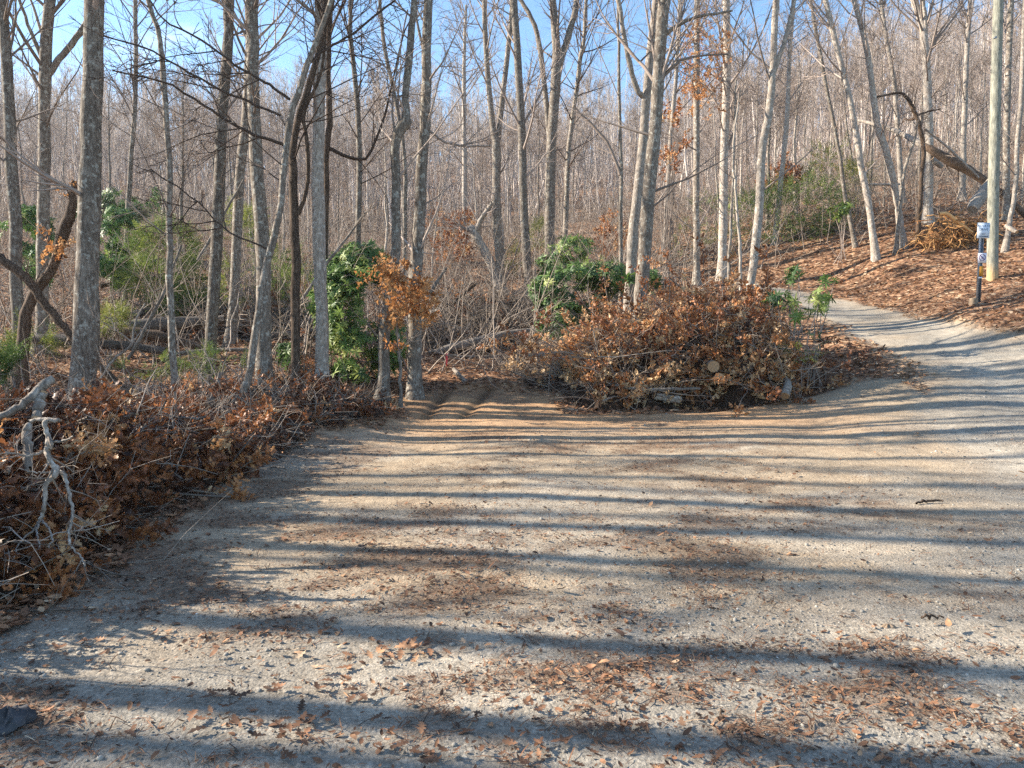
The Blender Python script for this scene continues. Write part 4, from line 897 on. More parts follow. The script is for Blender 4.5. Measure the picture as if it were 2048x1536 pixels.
# ------------------------------------------------------------------ shrubs
def shrub(name, label, cat, blobs, n, templates, mat, size, tintm, stems=24, group=None, up=.4, stem_mat=None, tints=.22, mat2=None, gap=.45):
    """blobs: [(u, v, depth, rx px, rz px, ry m)]"""
    B = []
    for (u, v, d, rx, rz, ry) in blobs:
        c = pix(u, v, d); B.append((c, rx / FPX * d, ry, rz / FPX * d))
    bx = np.mean([b[0][0] for b in B]); by = np.mean([b[0][1] for b in B]); bz = float(Hd(np.array([bx]), np.array([by]))[0]); org = np.array([bx, by, bz])
    root = thing(name, label, cat, org, group)
    w = np.array([b[1] * b[3] for b in B]); w /= w.sum(); pk = rng.choice(len(B), n, p=w)
    dirs = unit(rng.normal(0, 1, (n, 3))); rad = rng.uniform(.35, 1.0, n) ** .5
    C = np.array([b[0] for b in B])[pk]; Rr = np.array([[b[1], b[2], b[3]] for b in B])[pk]
    pos = C + dirs * rad[:, None] * Rr
    ff = fbm(pos[:, 0] + pos[:, 1] * .7, pos[:, 2], .55, int(rng.integers(999)), 2); keep = ff > min(gap + .03, np.quantile(ff, .45))
    pos, dirs = pos[keep], dirs[keep]
    gz_ = Hd(pos[:, 0], pos[:, 1]); low_ = pos[:, 2] < gz_ + .04; pos[low_, 2] = gz_[low_] + rng.uniform(.04, .3, low_.sum()); k = len(pos)
    sa = Acc(); ns = min(stems, k); sel = rng.choice(k, ns, replace=False)
    fx_ = bx + rng.normal(0, .3, ns) * np.ptp(pos[:, 0]); fy_ = by + rng.normal(0, .12, ns); foot = np.stack([fx_, fy_, Hd(fx_, fy_) - .05], -1)
    mid = foot * .5 + pos[sel] * .5 + rng.normal(0, .12, (ns, 3)); mid[:, 2] -= .05
    P = np.stack([foot, foot * .5 + mid * .5 + rng.normal(0, .04, (ns, 3)), mid, mid * .4 + pos[sel] * .6 + rng.normal(0, .04, (ns, 3)), pos[sel]], 1)
    sa.tubes(P, taper(rng.uniform(.008, .018, ns), 5, .35), 4, rng.uniform(.2, .8, ns))
    sa.build('stem', stem_mat or M_twig, root, origin=org)
    la = Acc(); f = unit(dirs + np.array([0, 0, up]) + rng.normal(0, .5, (k, 3)))
    if templates is WHORLS: rot = rot_axes(np.cross(f, rng.normal(0, 1, (k, 3))), f)
    else: rot = rot_axes(f, rng.normal(0, 1, (k, 3)) + np.array([0, 0, 1.0]))
    tint = np.clip(tintm + .5 * (fbm(pos[:, 0] * 1.3, pos[:, 2] * 1.3, .6, 7, 2) - .5) + rng.normal(0, tints, k), 0, 1)
    scatter_mix(la, templates, pos, rot, size * rng.uniform(.75, 1.25, k), tint)
    tag(la.build('foliage', mat, root, smooth=False, origin=org), kind='stuff')
    return root
shrub('rhododendron', 'big round glossy rhododendron behind the pale trunk, left of the orange-leaved tree', 'shrub', [(725, 525, 15.2, 55, 45, .7), (690, 600, 15, 70, 80, .8), (700, 640, 14.8, 62, 110, .8), (735, 560, 15, 50, 60, .7), (670, 560, 15, 30, 50, .6), (720, 720, 14.6, 66, 62, .7), (775, 690, 15.0, 42, 60, .5)], 2700, WHORLS, M_rhodo, 1.0, .66, gap=.36)
shrub('rhododendron', 'large dark green rhododendron behind the left end of the right brush pile', 'shrub', [(1150, 590, 19.5, 85, 70, .9), (1120, 640, 19, 60, 50, .8), (1220, 560, 19.5, 60, 40, .8), (1100, 580, 19.3, 45, 40, .7)], 1300, WHORLS, M_rhodo, 1.25, .36)
shrub('rhododendron', 'lighter green rhododendron on the rise above the large dark one at centre', 'shrub', [(1150, 500, 25, 55, 30, .9), (1110, 530, 25, 40, 25, .7), (1200, 530, 26, 45, 30, .8)], 380, WHORLS, M_rhodo, 1.4, .6)
shrub('rhododendron', 'small green rhododendron clump at the foot of the tall grey tree behind the pile', 'shrub', [(1300, 560, 17.8, 26, 22, .4), (1265, 555, 17.8, 26, 16, .4)], 110, WHORLS, M_rhodo, 1.1, .5, stems=8)
shrub('rhododendron', 'leafy rhododendron sprig at the right end of the brush pile by the road', 'shrub', [(1560, 600, 14.6, 38, 22, .35), (1600, 625, 14.6, 34, 16, .3)], 50, WHORLS, M_rhodo, 1.15, .7, stems=10)
shrub('rhododendron', 'tall thin rhododendron sprig standing in front of the road', 'shrub', [(1640, 600, 14.4, 22, 26, .3), (1632, 655, 14.3, 26, 24, .3), (1662, 560, 14.6, 16, 14, .2)], 44, WHORLS, M_rhodo, 1.05, .55, stems=9)
shrub('rhododendron', 'highest small rhododendron sprig, against the road bank', 'shrub', [(1588, 550, 15.5, 18, 22, .25), (1612, 578, 15.5, 14, 12, .2)], 30, WHORLS, M_rhodo, 1.1, .65, stems=6)
shrub('rhododendron', 'low yellow-green sprig on the leaves right of the brush pile', 'shrub', [(1600, 705, 13.9, 40, 18, .3)], 60, FEATHERS, M_yellow, .9, .5, stems=8)
shrub('rhododendron', 'small bright rhododendron on the slope above the road, under leaning trees', 'shrub', [(1668, 425, 26, 24, 14, .4), (1690, 415, 26, 14, 10, .3)], 46, WHORLS, M_rhodo, 1.5, .6, stems=6)
shrub('evergreen_shrub', 'wide mossy green evergreen bush on the bank above the road', 'shrub', [(1600, 410, 30, 95, 55, 1.4), (1540, 430, 30, 60, 50, 1.2), (1640, 440, 29.6, 55, 40, 1.0), (1500, 430, 30.5, 50, 40, 1.0), (1585, 460, 29.3, 70, 28, .9)], 1500, FEATHERS, M_ever, 1.5, .5, stems=50, gap=.36)
shrub('evergreen_shrub', 'feathery yellow-green bush behind the wide mossy one on the bank', 'shrub', [(1672, 340, 31.5, 48, 50, 1.0), (1640, 315, 31.5, 26, 26, .7), (1700, 370, 31.5, 36, 34, .8)], 480, FEATHERS, M_yellow, 1.5, .5, stems=40, gap=.42)
shrub('evergreen_shrub', 'thin olive bush at the road bend left of the two saplings', 'shrub', [(1430, 440, 31, 50, 55, .9), (1380, 480, 31, 40, 40, .8), (1450, 480, 30, 40, 30, .7)], 300, FEATHERS, M_ever, 1.5, .65, stems=60, gap=.44)
shrub('dead_bush', 'russet bush of dead leaves right of the slanting pale tree', 'bush', [(1545, 345, 33, 40, 22, .8), (1570, 362, 33, 26, 14, .6)], 170, DEADSPRAY, M_dead, 1.7, .5, stems=20)
shrub('evergreen_shrub', 'tall yellow-green bush between the dim brown-grey tree and the sturdy grey tree', 'shrub', [(475, 470, 19, 40, 60, .8), (500, 440, 19, 22, 30, .5), (480, 560, 18.6, 40, 50, .7)], 560, FEATHERS, M_yellow, .95, .35, stems=40, gap=.44)
for i, (lab, bl, n, t, m, sz, ti) in enumerate([
    ('pale green bush behind the slender brown bending tree', [(330, 500, 20, 60, 60, .9), (300, 560, 19, 60, 40, .8)], 520, FEATHERS, M_ever, 1.0, .62),
    ('dark rhododendron directly right of the thick sunlit trunk', [(240, 470, 21, 45, 60, .9), (225, 540, 20, 40, 40, .8)], 320, WHORLS, M_rhodo, 1.1, .45),
    ('greyish green rhododendron left of the dark gnarled trunk', [(60, 470, 19, 50, 60, .9), (90, 540, 18, 40, 40, .8)], 260, WHORLS, M_rhodo, 1.0, .38),
    ('olive bush filling the gap right of the straight bright-edged tree', [(560, 520, 22, 40, 60, .9), (600, 580, 21, 40, 50, .8)], 380, FEATHERS, M_ever, 1.1, .6),
    ('green bush above the crossed fallen logs', [(390, 560, 20, 40, 50, .8), (360, 610, 19, 50, 25, .8)], 380, FEATHERS, M_ever, 1.0, .5),
    ('low bright green fern clump beside the left end of the fallen logs', [(60, 690, 13.4, 40, 16, .5), (75, 660, 13.6, 22, 12, .4)], 120, FEATHERS, M_yellow, .8, .2),
    ('bluish green spray of leaves at the left edge above the brush pile', [(20, 740, 8.5, 40, 26, .3)], 150, FEATHERS, M_ever, .7, .3),
    ('low fern-like green patch in front of the crossed logs, left half', [(300, 735, 12.6, 60, 22, .6)], 80, FEATHERS, M_ever, .65, .45),
    ('low fern-like green patch at the feet of the straight bright-edged tree', [(440, 720, 13.2, 60, 26, .6)], 90, FEATHERS, M_ever, .65, .5),
    ('low green rhododendron between the dark twin-stemmed tree and the sturdy grey tree', [(570, 720, 14.5, 26, 36, .5)], 110, WHORLS, M_rhodo, .9, .45),
    ('small green bush left of the thick sunlit trunk foot', [(215, 640, 15, 30, 26, .5)], 100, FEATHERS, M_yellow, .8, .25),
    ('dim green rhododendron high on the left slope', [(260, 400, 34, 70, 40, 1.2), (180, 420, 34, 40, 30, 1.0)], 240, WHORLS, M_rhodo, 1.6, .35),
    ('yellow-green bush behind the V-shaped tree at centre', [(1080, 470, 34, 26, 26, .7), (1030, 520, 33, 24, 24, .7)], 150, FEATHERS, M_yellow, 1.4, .4)]):
    shrub('rhododendron' if t is WHORLS else 'evergreen_shrub', lab, 'shrub', bl, int(n * 3.0), t, m, sz, ti, stems=22)
for lab, bl, n in [('rusty leaved bush behind the pale broken snag', [(890, 455, 33, 40, 36, .9), (920, 440, 33, 30, 20, .8)], 200), ('orange-brown leafy bush behind the tan-brown tree', [(1240, 520, 26, 40, 30, .8), (1225, 470, 28, 30, 40, .8)], 200),
                   ('brown leafy bush right of the tan-brown tree at the wood edge', [(1345, 270, 24, 30, 50, .6), (1330, 330, 24, 20, 30, .5)], 90), ('orange leafed bush half hidden by the big rhododendron', [(905, 500, 30, 34, 30, .8)], 120)]:
    shrub('dead_bush', lab, 'bush', bl, n, DEADSPRAY, M_dead, 1.3, .6, stems=24)
# the small orange-leaved beech
make_tree("small tree full of orange dry leaves in front of the tall straight grey tree", 13.2, [(800, 740, 6), (797, 680, 6), (790, 620, 5), (786, 560, 4), (792, 530, 3)], low=16, top=4, lowlen=1.0, broken=True, name='leafy_sapling', leaves=230, leafbox=(735, 525, 860, 700), sub=4)

# ------------------------------------------------------------------ brush piles
def pile(label, region, hfun, n_spray, n_stick, templates, size, tintf, seeds, stick_r=(.005, .016), nlong=40, deep=.55, sticklen=(.5, 1.6), armlen=1.0):
    x0, x1, y0, y1 = region
    cx, cy = (x0 + x1) / 2, (y0 + y1) / 2; org = np.array([cx, cy, float(Hd(np.array([cx]), np.array([cy]))[0])])
    root = thing('brush_pile', label, 'brush pile', org)
    m = n_spray * 14; x = rng.uniform(x0, x1, m); y = rng.uniform(y0, y1, m); h = hfun(x, y); e = .08; sl = np.hypot(hfun(x + e, y) - hfun(x - e, y), hfun(x, y + e) - hfun(x, y - e)) / (2 * e); ok = (h > .03) & (rng.random(m) < np.sqrt(1 + sl ** 2) / 4.5); x, y, h = x[ok][:n_spray], y[ok][:n_spray], h[ok][:n_spray]; k = len(x)
    zf = 1 - deep * rng.random(k) ** 2.2; z = Hd(x, y) + h * zf * rng.uniform(.90, 1.12, k); cave = fbm(x + y * .3, z * 1.6, .55, 171 + seeds, 2); keep = (rng.random(k) < sstep(.30, .50, cave) + .12); x, y, h, z = x[keep], y[keep], h[keep], z[keep]; k = len(x)
    e = .12; nx = -(hfun(x + e, y) - hfun(x - e, y)) / (2 * e); ny = -(hfun(x, y + e) - hfun(x, y - e)) / (2 * e)
    nrm = unit(np.stack([nx, ny, np.ones(k)], -1)); f = unit(nrm + rng.normal(0, .9, (k, 3)))
    # whole boughs thrown on the heap: they stick out of it with their leaves on
    la = Acc(); ba = Acc(); nb = max(12, n_spray // 45); sel = rng.integers(0, k, nb)
    D = unit(nrm[sel] + rng.normal(0, .75, (nb, 3))); L = rng.uniform(.5, 1.25, nb) * armlen
    P = grow(np.stack([x[sel], y[sel], Hd(x[sel], y[sel]) + h[sel] * .8], -1), D, L, 7, -.03, .13); P[..., 2] = np.maximum(P[..., 2], Hd(P[..., 0], P[..., 1]) + .03)
    ba.tubes(P, taper(rng.uniform(.007, .014, nb), 7, .3), 5, rng.uniform(.1, .7, nb))
    par, t, pos, tan, r = sample_on(P, taper(np.full(nb, .01), 7, .4), 7, .45, 1.0)
    scatter_mix(la, templates, pos, rot_axes(unit(tan + rng.normal(0, .6, tan.shape)), rng.normal(0, 1, tan.shape)), size * rng.uniform(.6, 1.1, len(t)), np.clip(np.repeat(rng.uniform(.2, .95, nb), 7) + rng.normal(0, .12, len(t)), 0, 1))
    tag(ba.build('boughs', M_stick, root, origin=org), kind='stuff')
    scatter_mix(la, templates, np.stack([x, y, z], -1), rot_axes(f, rng.normal(0, 1, (k, 3))), size * rng.uniform(.7, 1.25, k), np.clip(tintf(x, y, z) + rng.normal(0, .24, k), 0, 1))
    tag(la.build('leaves', M_dead, root, smooth=False, origin=org), kind='stuff')
    sa = Acc(); m = n_stick * 3; x = rng.uniform(x0, x1, m); y = rng.uniform(y0, y1, m); h = hfun(x, y); ok = h > .05; x, y, h = x[ok][:n_stick], y[ok][:n_stick], h[ok][:n_stick]; k = len(x)
    z = Hd(x, y) + h * rng.uniform(.2, 1.03, k); D = np.stack([rng.normal(0, 1, k), rng.normal(0, .7, k), rng.normal(.0, .38, k)], -1); L = rng.uniform(*sticklen, k)
    P = grow(np.stack([x, y, z], -1) - unit(D) * L[:, None] * .4, D, L, 6, 0, .16)
    gz_ = Hd(P[..., 0], P[..., 1]); P[..., 2] = np.maximum(P[..., 2], gz_ + .02)
    R = taper(rng.uniform(*stick_r, k), 6, .3); sa.tubes(P, R, 5, rng.uniform(0, .8, k))
    par, t, pos, tan, r = sample_on(P, R, 3, .3, 1); Q = grow(pos, branch_off(tan, rng.uniform(.4, 1, len(t))), L[par] * rng.uniform(.15, .4, len(t)), 4, 0, .2)
    sa.tubes(Q, taper(np.clip(r * .6, .003, 1), 4, .4), 4, rng.uniform(.1, 1, len(t)))
    tag(sa.build('branches', M_stick, root, origin=org), kind='stuff')
    # fine dead twigs standing out of the heap
    m = n_stick * 8; x = rng.uniform(x0, x1, m); y = rng.uniform(y0, y1, m); h = hfun(x, y); ok = h > .05; x, y, h = x[ok][:n_stick * 2], y[ok][:n_stick * 2], h[ok][:n_stick * 2]; k = len(x)
    D = unit(np.stack([rng.normal(0, 1, k), rng.normal(-.3, .8, k), rng.normal(.35, .5, k)], -1)); L = rng.uniform(.25, .8, k)
    P = grow(np.stack([x, y, Hd(x, y) + h * rng.uniform(.6, 1.0, k)], -1), D, L, 5, 0, .2); P[..., 2] = np.maximum(P[..., 2], Hd(P[..., 0], P[..., 1]) + .01)
    sa2 = Acc(); sa2.tubes(P, taper(rng.uniform(.003, .007, k), 5, .4), 4, rng.uniform(.2, 1, k))
    par, t, pos, tan, r = sample_on(P, taper(np.full(k, .004), 5, .5), 3, .3, 1); Q = grow(pos, branch_off(tan, rng.uniform(.4, 1, len(t))), L[par] * .4, 3, 0, .2)
    sa2.tubes(Q, taper(np.full(len(t), .0025), 3, .5), 3, rng.uniform(.2, 1, len(t))); tag(sa2.build('twigs', M_stick, root, origin=org), kind='stuff')
    # added dark sheet inside the heap, painted as the shade in its hollows
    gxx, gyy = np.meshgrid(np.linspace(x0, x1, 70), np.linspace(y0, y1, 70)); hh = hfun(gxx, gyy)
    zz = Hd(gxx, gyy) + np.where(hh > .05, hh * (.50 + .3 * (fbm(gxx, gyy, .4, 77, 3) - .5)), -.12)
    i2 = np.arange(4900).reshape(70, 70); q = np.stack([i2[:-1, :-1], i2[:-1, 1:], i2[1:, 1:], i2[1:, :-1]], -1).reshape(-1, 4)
    ha = Acc(); ha.add(np.stack([gxx, gyy, zz], -1), q, .05); ha.build('shade_core', M_core, root, origin=org)
    return root
M_core = simple_mat("hollow_shade", (.045, .026, .016), .7, 14, .95, 0, .05)  # near-black colour standing for shade inside the heaps
def h_tangle(x, y):
    e = ((x + .9) / 2.3) ** 2 + ((y - 23.0) / 2.6) ** 2
    return np.maximum(1.15 * (1 - e), 0) * (.7 + .6 * fbm(x, y, .8, 181, 2))
def h_left(x, y):
    w = (fbm(x, y, .8, 131, 3) - .5) * .9
    xf = -2.85 + np.interp(y, [2, 4.2, 6, 9, 11, 12.6, 14], [-.15, -.1, -.2, -.05, .1, .75, .4]) + w * .5
    wid = np.interp(y, [2, 5, 9, 13], [2.4, 3.0, 3.2, 2.6]); s = np.clip((xf - x) / wid, 0, 1)
    hy = np.interp(y, [2.2, 3.3, 4.5, 6, 8, 10, 12, 13.4], [0, .45, .84, .88, .62, .45, .33, .0])
    w = w + (fbm(x, y, .4, 135, 2) - .5) * .6
    return np.maximum(hy * np.sin(np.pi * s ** .72) ** .95 * (1 + w * .5), 0)
def h_right(x, y):
    w = (fbm(x, y, .9, 141, 3) - .5)
    top = .92 * np.interp(x, [-.2, .3, 1.1, 1.7, 2.3, 3.5, 4.5, 5.05, 5.35, 5.6], [0, .30, .62, 1.0, 1.5, 1.95, 2.1, 1.75, .95, 0])
    yf = np.interp(x, [0, 1, 1.6, 4.5, 5.6], [15.2, 14.0, 13.2, 13.4, 13.8]) + w * .5
    s = np.clip((y - yf) / 4.2, 0, 1)
    w2 = 1.3 * (fbm(x, y, .95, 145, 3) - .5) + .5 * (fbm(x, y, .35, 147, 1) - .5)
    return np.maximum(top * np.sin(np.pi * s ** .72) ** .75 * (1 + w * .6 + w2 * .9), 0)
pile('long dark heap of cut oak branches along the left edge of the clearing', (-7.2, -1.4, 2.2, 13.6), h_left, 4000, 520, OAKSPRAY, 1.0, lambda x, y, z: .34 + .5 * (fbm(x, y, .7, 151, 2) - .35), 0, armlen=.5)
pile('tall mound of cut branches with rusty leaves beside the road', (-.3, 6.0, 13.0, 18.4), h_right, 3700, 620, DEADSPRAY, 1.05, lambda x, y, z: .64 + .7 * (fbm(x, z * 1.5 + y, .8, 161, 2) - .45) + .25 * sstep(2.2, .8, x) + .22 * sstep(1.5, .8, z) * (x < 3.9), 0, armlen=1.5, sticklen=(.6, 2.2))  # left flank tinted brighter as if sunlit; low front leaves tanner

pile('brown tangle of fallen limbs among the crossed trunks left of the straight bright-edged tree', (-10.5, -4.0, 17.6, 22.4), lambda x, y: np.maximum(.7 * (1 - ((x + 7.2) / 3.2) ** 2 - ((y - 20.0) / 2.3) ** 2), 0) * (.6 + .8 * fbm(x, y, .8, 183, 2)), 200, 330, DEADSPRAY, 1.0, lambda x, y, z: .35 + 0 * x, 12, sticklen=(.9, 3.0), stick_r=(.008, .03))
pile('grey tangle of bare cut branches behind the long centre log and the pink stake', (-3.6, 1.8, 20, 26), h_tangle, 300, 620, DEADSPRAY, 1.0, lambda x, y, z: .45 + 0 * x, 9, sticklen=(.9, 2.8), stick_r=(.008, .028))

# ------------------------------------------------------------------ logs, sticks and other things lying about
def log(label, pts, d, dd=0.0, mat=None, name='fallen_log', cat='log', group=None, cut=True, twigs=0, sides=12):
    L = px_line(pts, d, dd); Q = resample(L, max(8, len(L) * 4)); P = Q[:, :3]; R = Q[:, 3] * (1 + rng.normal(0, .05, len(Q)))
    org = P[len(P) // 2].copy()
    root = thing(name, label, cat, org, group)
    a = Acc(); a.tubes(P + rng.normal(0, .006, P.shape), R, sides, .6); a.build('trunk' if R.max() > .05 else 'stem', mat or M_log, root, origin=org)
    if cut:
        for e, o in ((0, 1), (-1, -2)):
            dr = unit(P[e] - P[o]); b = Acc(); b.tubes(np.stack([P[e] - dr * .01, P[e] + dr * .004]), np.array([R[e] * .98, R[e] * .97]), sides, .5, cap=True)
            b.build('cut_end', M_cut, root, smooth=False, origin=org)
    if twigs:
        c = Acc(); crown(c, P, R, twigs, .2, 1, 1.0, 3, 2, .004, trop=.02, ang=(.5, 1.2)); tag(c.build('branches', M_stick, root, origin=org), kind='stuff')
    return root
log('long grey fallen log at centre, lying behind the pink stake', [(858, 706, 11), (930, 690, 19), (1000, 672, 18), (1085, 658, 9)], 19.5, 1.0, cut=False, twigs=5)
log('thin pale pole lying on the leaves behind the pink stake', [(862, 700, 7), (900, 711, 5), (960, 714, 5), (1000, 711, 4)], 19.2, cut=False)
log('pale sloping log end on the rise just right of the pink stake', [(908, 738, 8), (918, 750, 9), (931, 766, 9)], 15.6, -.5, M_log)
log('uppermost and thickest of the crossed fallen trunks behind the thick sunlit tree', [(190, 672, 32), (260, 655, 30), (340, 648, 26), (450, 640, 18)], 16.5, .8, M_oldlog, cut=False, twigs=6)
log('dark fallen trunk lying just under the thickest one behind the sunlit tree', [(190, 668, 18), (250, 664, 22), (330, 676, 20), (420, 700, 12)], 16, .3, M_brown, cut=False)
log('lowest fallen trunk, pointing right to a splintered pale end', [(60, 678, 20), (130, 680, 24), (190, 688, 18), (260, 692, 18), (330, 702, 15)], 15, 0, M_oldlog, cut=False, twigs=4)
log('grey fallen trunk seen through the thin stems above the dark fallen trunk', [(230, 640, 12), (300, 622, 13), (380, 612, 12), (480, 618, 9), (560, 632, 6)], 18.5, .8, M_oldlog, cut=False, twigs=8)
log('slanting dead pole leaning on the slender brown bending tree', [(255, 720, 7), (300, 640, 7), (338, 560, 6), (362, 490, 4)], 12.6, .3, M_log, cut=False, twigs=4)
log('thin bent stem rising in front of the crossed fallen trunks', [(200, 758, 4), (232, 715, 5), (262, 690, 5), (272, 640, 4), (292, 606, 3)], 11.2, 0, M_log, cut=False, twigs=3)
log('dark fallen trunk between the sturdy grey tree and the dark twin-stemmed tree', [(470, 690, 11), (540, 672, 12), (620, 662, 10), (690, 640, 7)], 17.8, .6, M_oldlog, cut=False, twigs=7)
log('long grey pole lying low behind the feet of the straight bright-edged tree', [(330, 712, 7), (400, 702, 8), (480, 700, 7), (560, 708, 5)], 15.2, .2, M_log, cut=False, twigs=5)
log('leaning dead stem crossing the pale trunk left of the big rhododendron', [(604, 600, 6), (640, 545, 6), (690, 480, 5), (735, 420, 4)], 13.6, .5, M_log, cut=False, twigs=4)
log('leaning dead pole right of the bright-edged tree, its top against a trunk', [(395, 520, 6), (425, 470, 6), (455, 415, 5), (488, 360, 4)], 16.5, .3, M_log, cut=False, twigs=3)
log('brown fallen stem crossing the wood floor above the crossed trunks', [(200, 572, 9), (300, 556, 9), (360, 560, 7), (480, 550, 6)], 20, 1.5, M_brown, cut=False, twigs=6)
log('dark fallen pole in the tangle behind the orange-leaved tree, uppermost', [(845, 625, 9), (900, 615, 9), (960, 605, 7), (1060, 612, 5)], 24, .5, M_brown, cut=False, twigs=8)
log('pale rotten log lying within the tangle at centre', [(845, 630, 9), (890, 623, 16), (930, 615, 9)], 23, 0, M_pale, cut=False)
log('dark stick propped up diagonally in the tangle at centre', [(905, 608, 7), (930, 585, 7), (953, 566, 6)], 22, 0, M_brown, cut=False)
log('straight dark pole lying across the tangle at centre', [(845, 628, 5), (900, 632, 6), (980, 638, 5), (1060, 640, 4)], 22.5, 0, M_brown, cut=False)
log('leaning grey pole between the tall straight tree and the tangle', [(848, 605, 7), (870, 570, 7), (893, 535, 5)], 21, 0, M_log, cut=False)
log('long fallen trunk with a pale upper half on the right slope', [(1700, 236, 4), (1767, 254, 8), (1800, 266, 10), (1850, 293, 12)], 36, -8, M_pale, cut=False, twigs=8)
log('thick dark broken trunk sloping down behind the utility pole', [(1848, 290, 9), (1862, 299, 15), (1895, 318, 19), (1945, 346, 17), (2000, 385, 14), (2060, 440, 12)], 28, -1.0, M_brown, cut=False, twigs=9)
log('pale split slab of wood under the thick dark broken trunk', [(1864, 318, 9), (1874, 326, 11), (1885, 334, 8)], 27.3, 0, M_pale)
log('thin white stem slanting over the thick dark broken trunk', [(1850, 258, 4), (1890, 290, 4), (1922, 320, 5), (1958, 355, 4)], 27, 0, M_pale, cut=False)
log('long white stem lying across the upper right slope', [(1577, 334, 4), (1622, 328, 6), (1650, 318, 4)], 58, 4, M_pale, cut=False, twigs=6)
log('straight pale stem lying level between two leaning bank trees', [(1738, 369, 5), (1770, 369, 5), (1806, 368, 4)], 30, 0, M_pale, cut=False)
log('short split pale log lying right of the utility pole', [(2012, 452, 8), (2022, 458, 9), (2034, 464, 7)], 22.5, -.5, M_pale)
log('grey weathered log slanting toward the clearing at the right end of the brush pile', [(1552, 722, 9), (1562, 742, 11), (1570, 760, 13), (1576, 768, 16), (1570, 792, 19)], 13.9, -.8, M_log, twigs=3)
log('short pale log half buried in front of the right brush pile', [(1308, 790, 14), (1335, 797, 16), (1360, 799, 14)], 13.3, 0, M_pale)
log('long grey stick along the foot of the right brush pile', [(1230, 770, 5), (1290, 780, 7), (1340, 778, 7), (1400, 777, 5)], 13.2, 0, M_log, cut=False, twigs=4)
log('upper of two sawn log ends facing out of the right brush pile', [(1418, 726, 22), (1427, 733, 22)], 14.4, -1.1, M_log)
log('lower of two sawn log ends facing out of the right brush pile', [(1428, 752, 21), (1439, 757, 21)], 14.2, -1.1, M_log)
log('bleached branch lying over the left end of the right brush pile', [(1058, 712, 6), (1100, 708, 7), (1150, 704, 5)], 15.2, 0, M_pale, cut=False, twigs=3)
log('short grey stick poking out at the far end of the left brush pile', [(535, 818, 8), (565, 822, 8), (596, 823, 6)], 11.0, 0, M_log)
log('bare forked grey stub standing up from the far half of the left brush pile', [(422, 805, 12), (432, 775, 10), (440, 745, 5)], 10, 0, M_log, cut=False, twigs=3)
log('smooth thick grey branch rising out of the left brush pile at the edge', [(-6, 838, 12), (40, 812, 15), (75, 780, 19), (105, 758, 18)], 5.1, .2, M_log, cut=False)
log('dark charred looking stick lying across the middle of the left brush pile', [(215, 843, 9), (240, 838, 10), (275, 828, 5)], 6.6, 0, M_brown)
log('dark fallen stick lying on the gravel at the right edge', [(1832, 1006, 4), (1850, 1002, 5), (1885, 1001, 4)], 6.55, .05, M_brown, name='stick', cat='stick', cut=False)
log('short brown stick at the right side of the gravel, lower one', [(1840, 1233, 4), (1862, 1232, 5), (1884, 1232, 3)], 3.98, .02, M_brown, name='stick', cat='stick', cut=False)
log('thin curved twig lying among leaves at the bottom left', [(434, 1430, 3), (470, 1436, 4), (510, 1441, 3)], 2.98, -.02, M_brown, name='stick', cat='stick', cut=False)
log('dark upright-looking twig on the gravel near the bottom right', [(1440, 1445, 4), (1443, 1432, 6), (1446, 1420, 3)], 3.0, .04, M_brown, name='stick', cat='stick', cut=False)

# the bare lichen-grey branch hanging over the front of the left pile
def hanging_branch():
    d = 4.6; lines = [[(55, 842, 8), (85, 839, 9), (118, 841, 9), (90, 843, 11), (95, 872, 12), (100, 890, 15), (93, 902, 14), (103, 925, 12), (113, 945, 13), (104, 956, 12), (92, 970, 10), (91, 998, 9), (88, 1016, 9), (80, 1040, 8)],
        [(93, 902, 8), (72, 909, 6), (48, 912, 5), (12, 903, 3)], [(114, 944, 9), (128, 950, 10), (136, 976, 8), (144, 1010, 7), (145, 1034, 7), (139, 1062, 6), (139, 1084, 6), (150, 1102, 4), (164, 1118, 4), (169, 1134, 3)],
        [(80, 1040, 6), (66, 1060, 5), (40, 1085, 4), (25, 1120, 3)], [(82, 1040, 5), (98, 1058, 4), (105, 1078, 4), (96, 1098, 3)], [(80, 1040, 5), (74, 1062, 4), (80, 1095, 3)], [(105, 945, 6), (88, 945, 4), (60, 943, 3), (35, 935, 2)], [(98, 885, 7), (125, 882, 5), (150, 872, 4)],
        [(105, 1078, 3), (110, 1110, 2)], [(164, 1118, 3), (146, 1150, 2)], [(139, 1084, 4), (122, 1112, 2)], [(106, 1080, 3), (119, 1100, 2)]]
    org = pix(95, 960, d); org[2] -= .3
    root = thing('dead_branch', 'bare lichen-grey branch hanging down the front of the left brush pile', 'branch', org)
    for i, l in enumerate(lines):
        Q = resample(px_line(l, d, -.30 if i in (2, 3, 4, 5) else -.1), len(l) * 5); a = Acc()
        a.tubes(Q[:, :3] + rng.normal(0, .003, (len(Q), 3)), Q[:, 3] * .85 * (1 + rng.normal(0, .10, len(Q))), 9, .7)
        a.build('limb' if l[0][2] > 6 else 'twig', M_pale, root, origin=org)
        if i in (0, 2, 1):
            c = Acc(); crown(c, Q[:, :3], Q[:, 3], 9, .2, 1.0, .22, 3, 2, .0016, trop=-.05, ang=(.5, 1.2), r1=.4); tag(c.build('side_twigs', M_stick, root, origin=org), kind='stuff')
hanging_branch()
log('stubby mossy grey stump of wood behind the hanging bare branch', [(60, 945, 14), (58, 905, 17), (52, 870, 18), (58, 852, 14)], 4.95, .1, M_log, name='stump', cat='stump')
log('upright blotchy grey stub under the smooth thick grey branch', [(72, 838, 18), (78, 810, 19), (86, 785, 15)], 5.15, .1, M_log, name='stump', cat='stump')

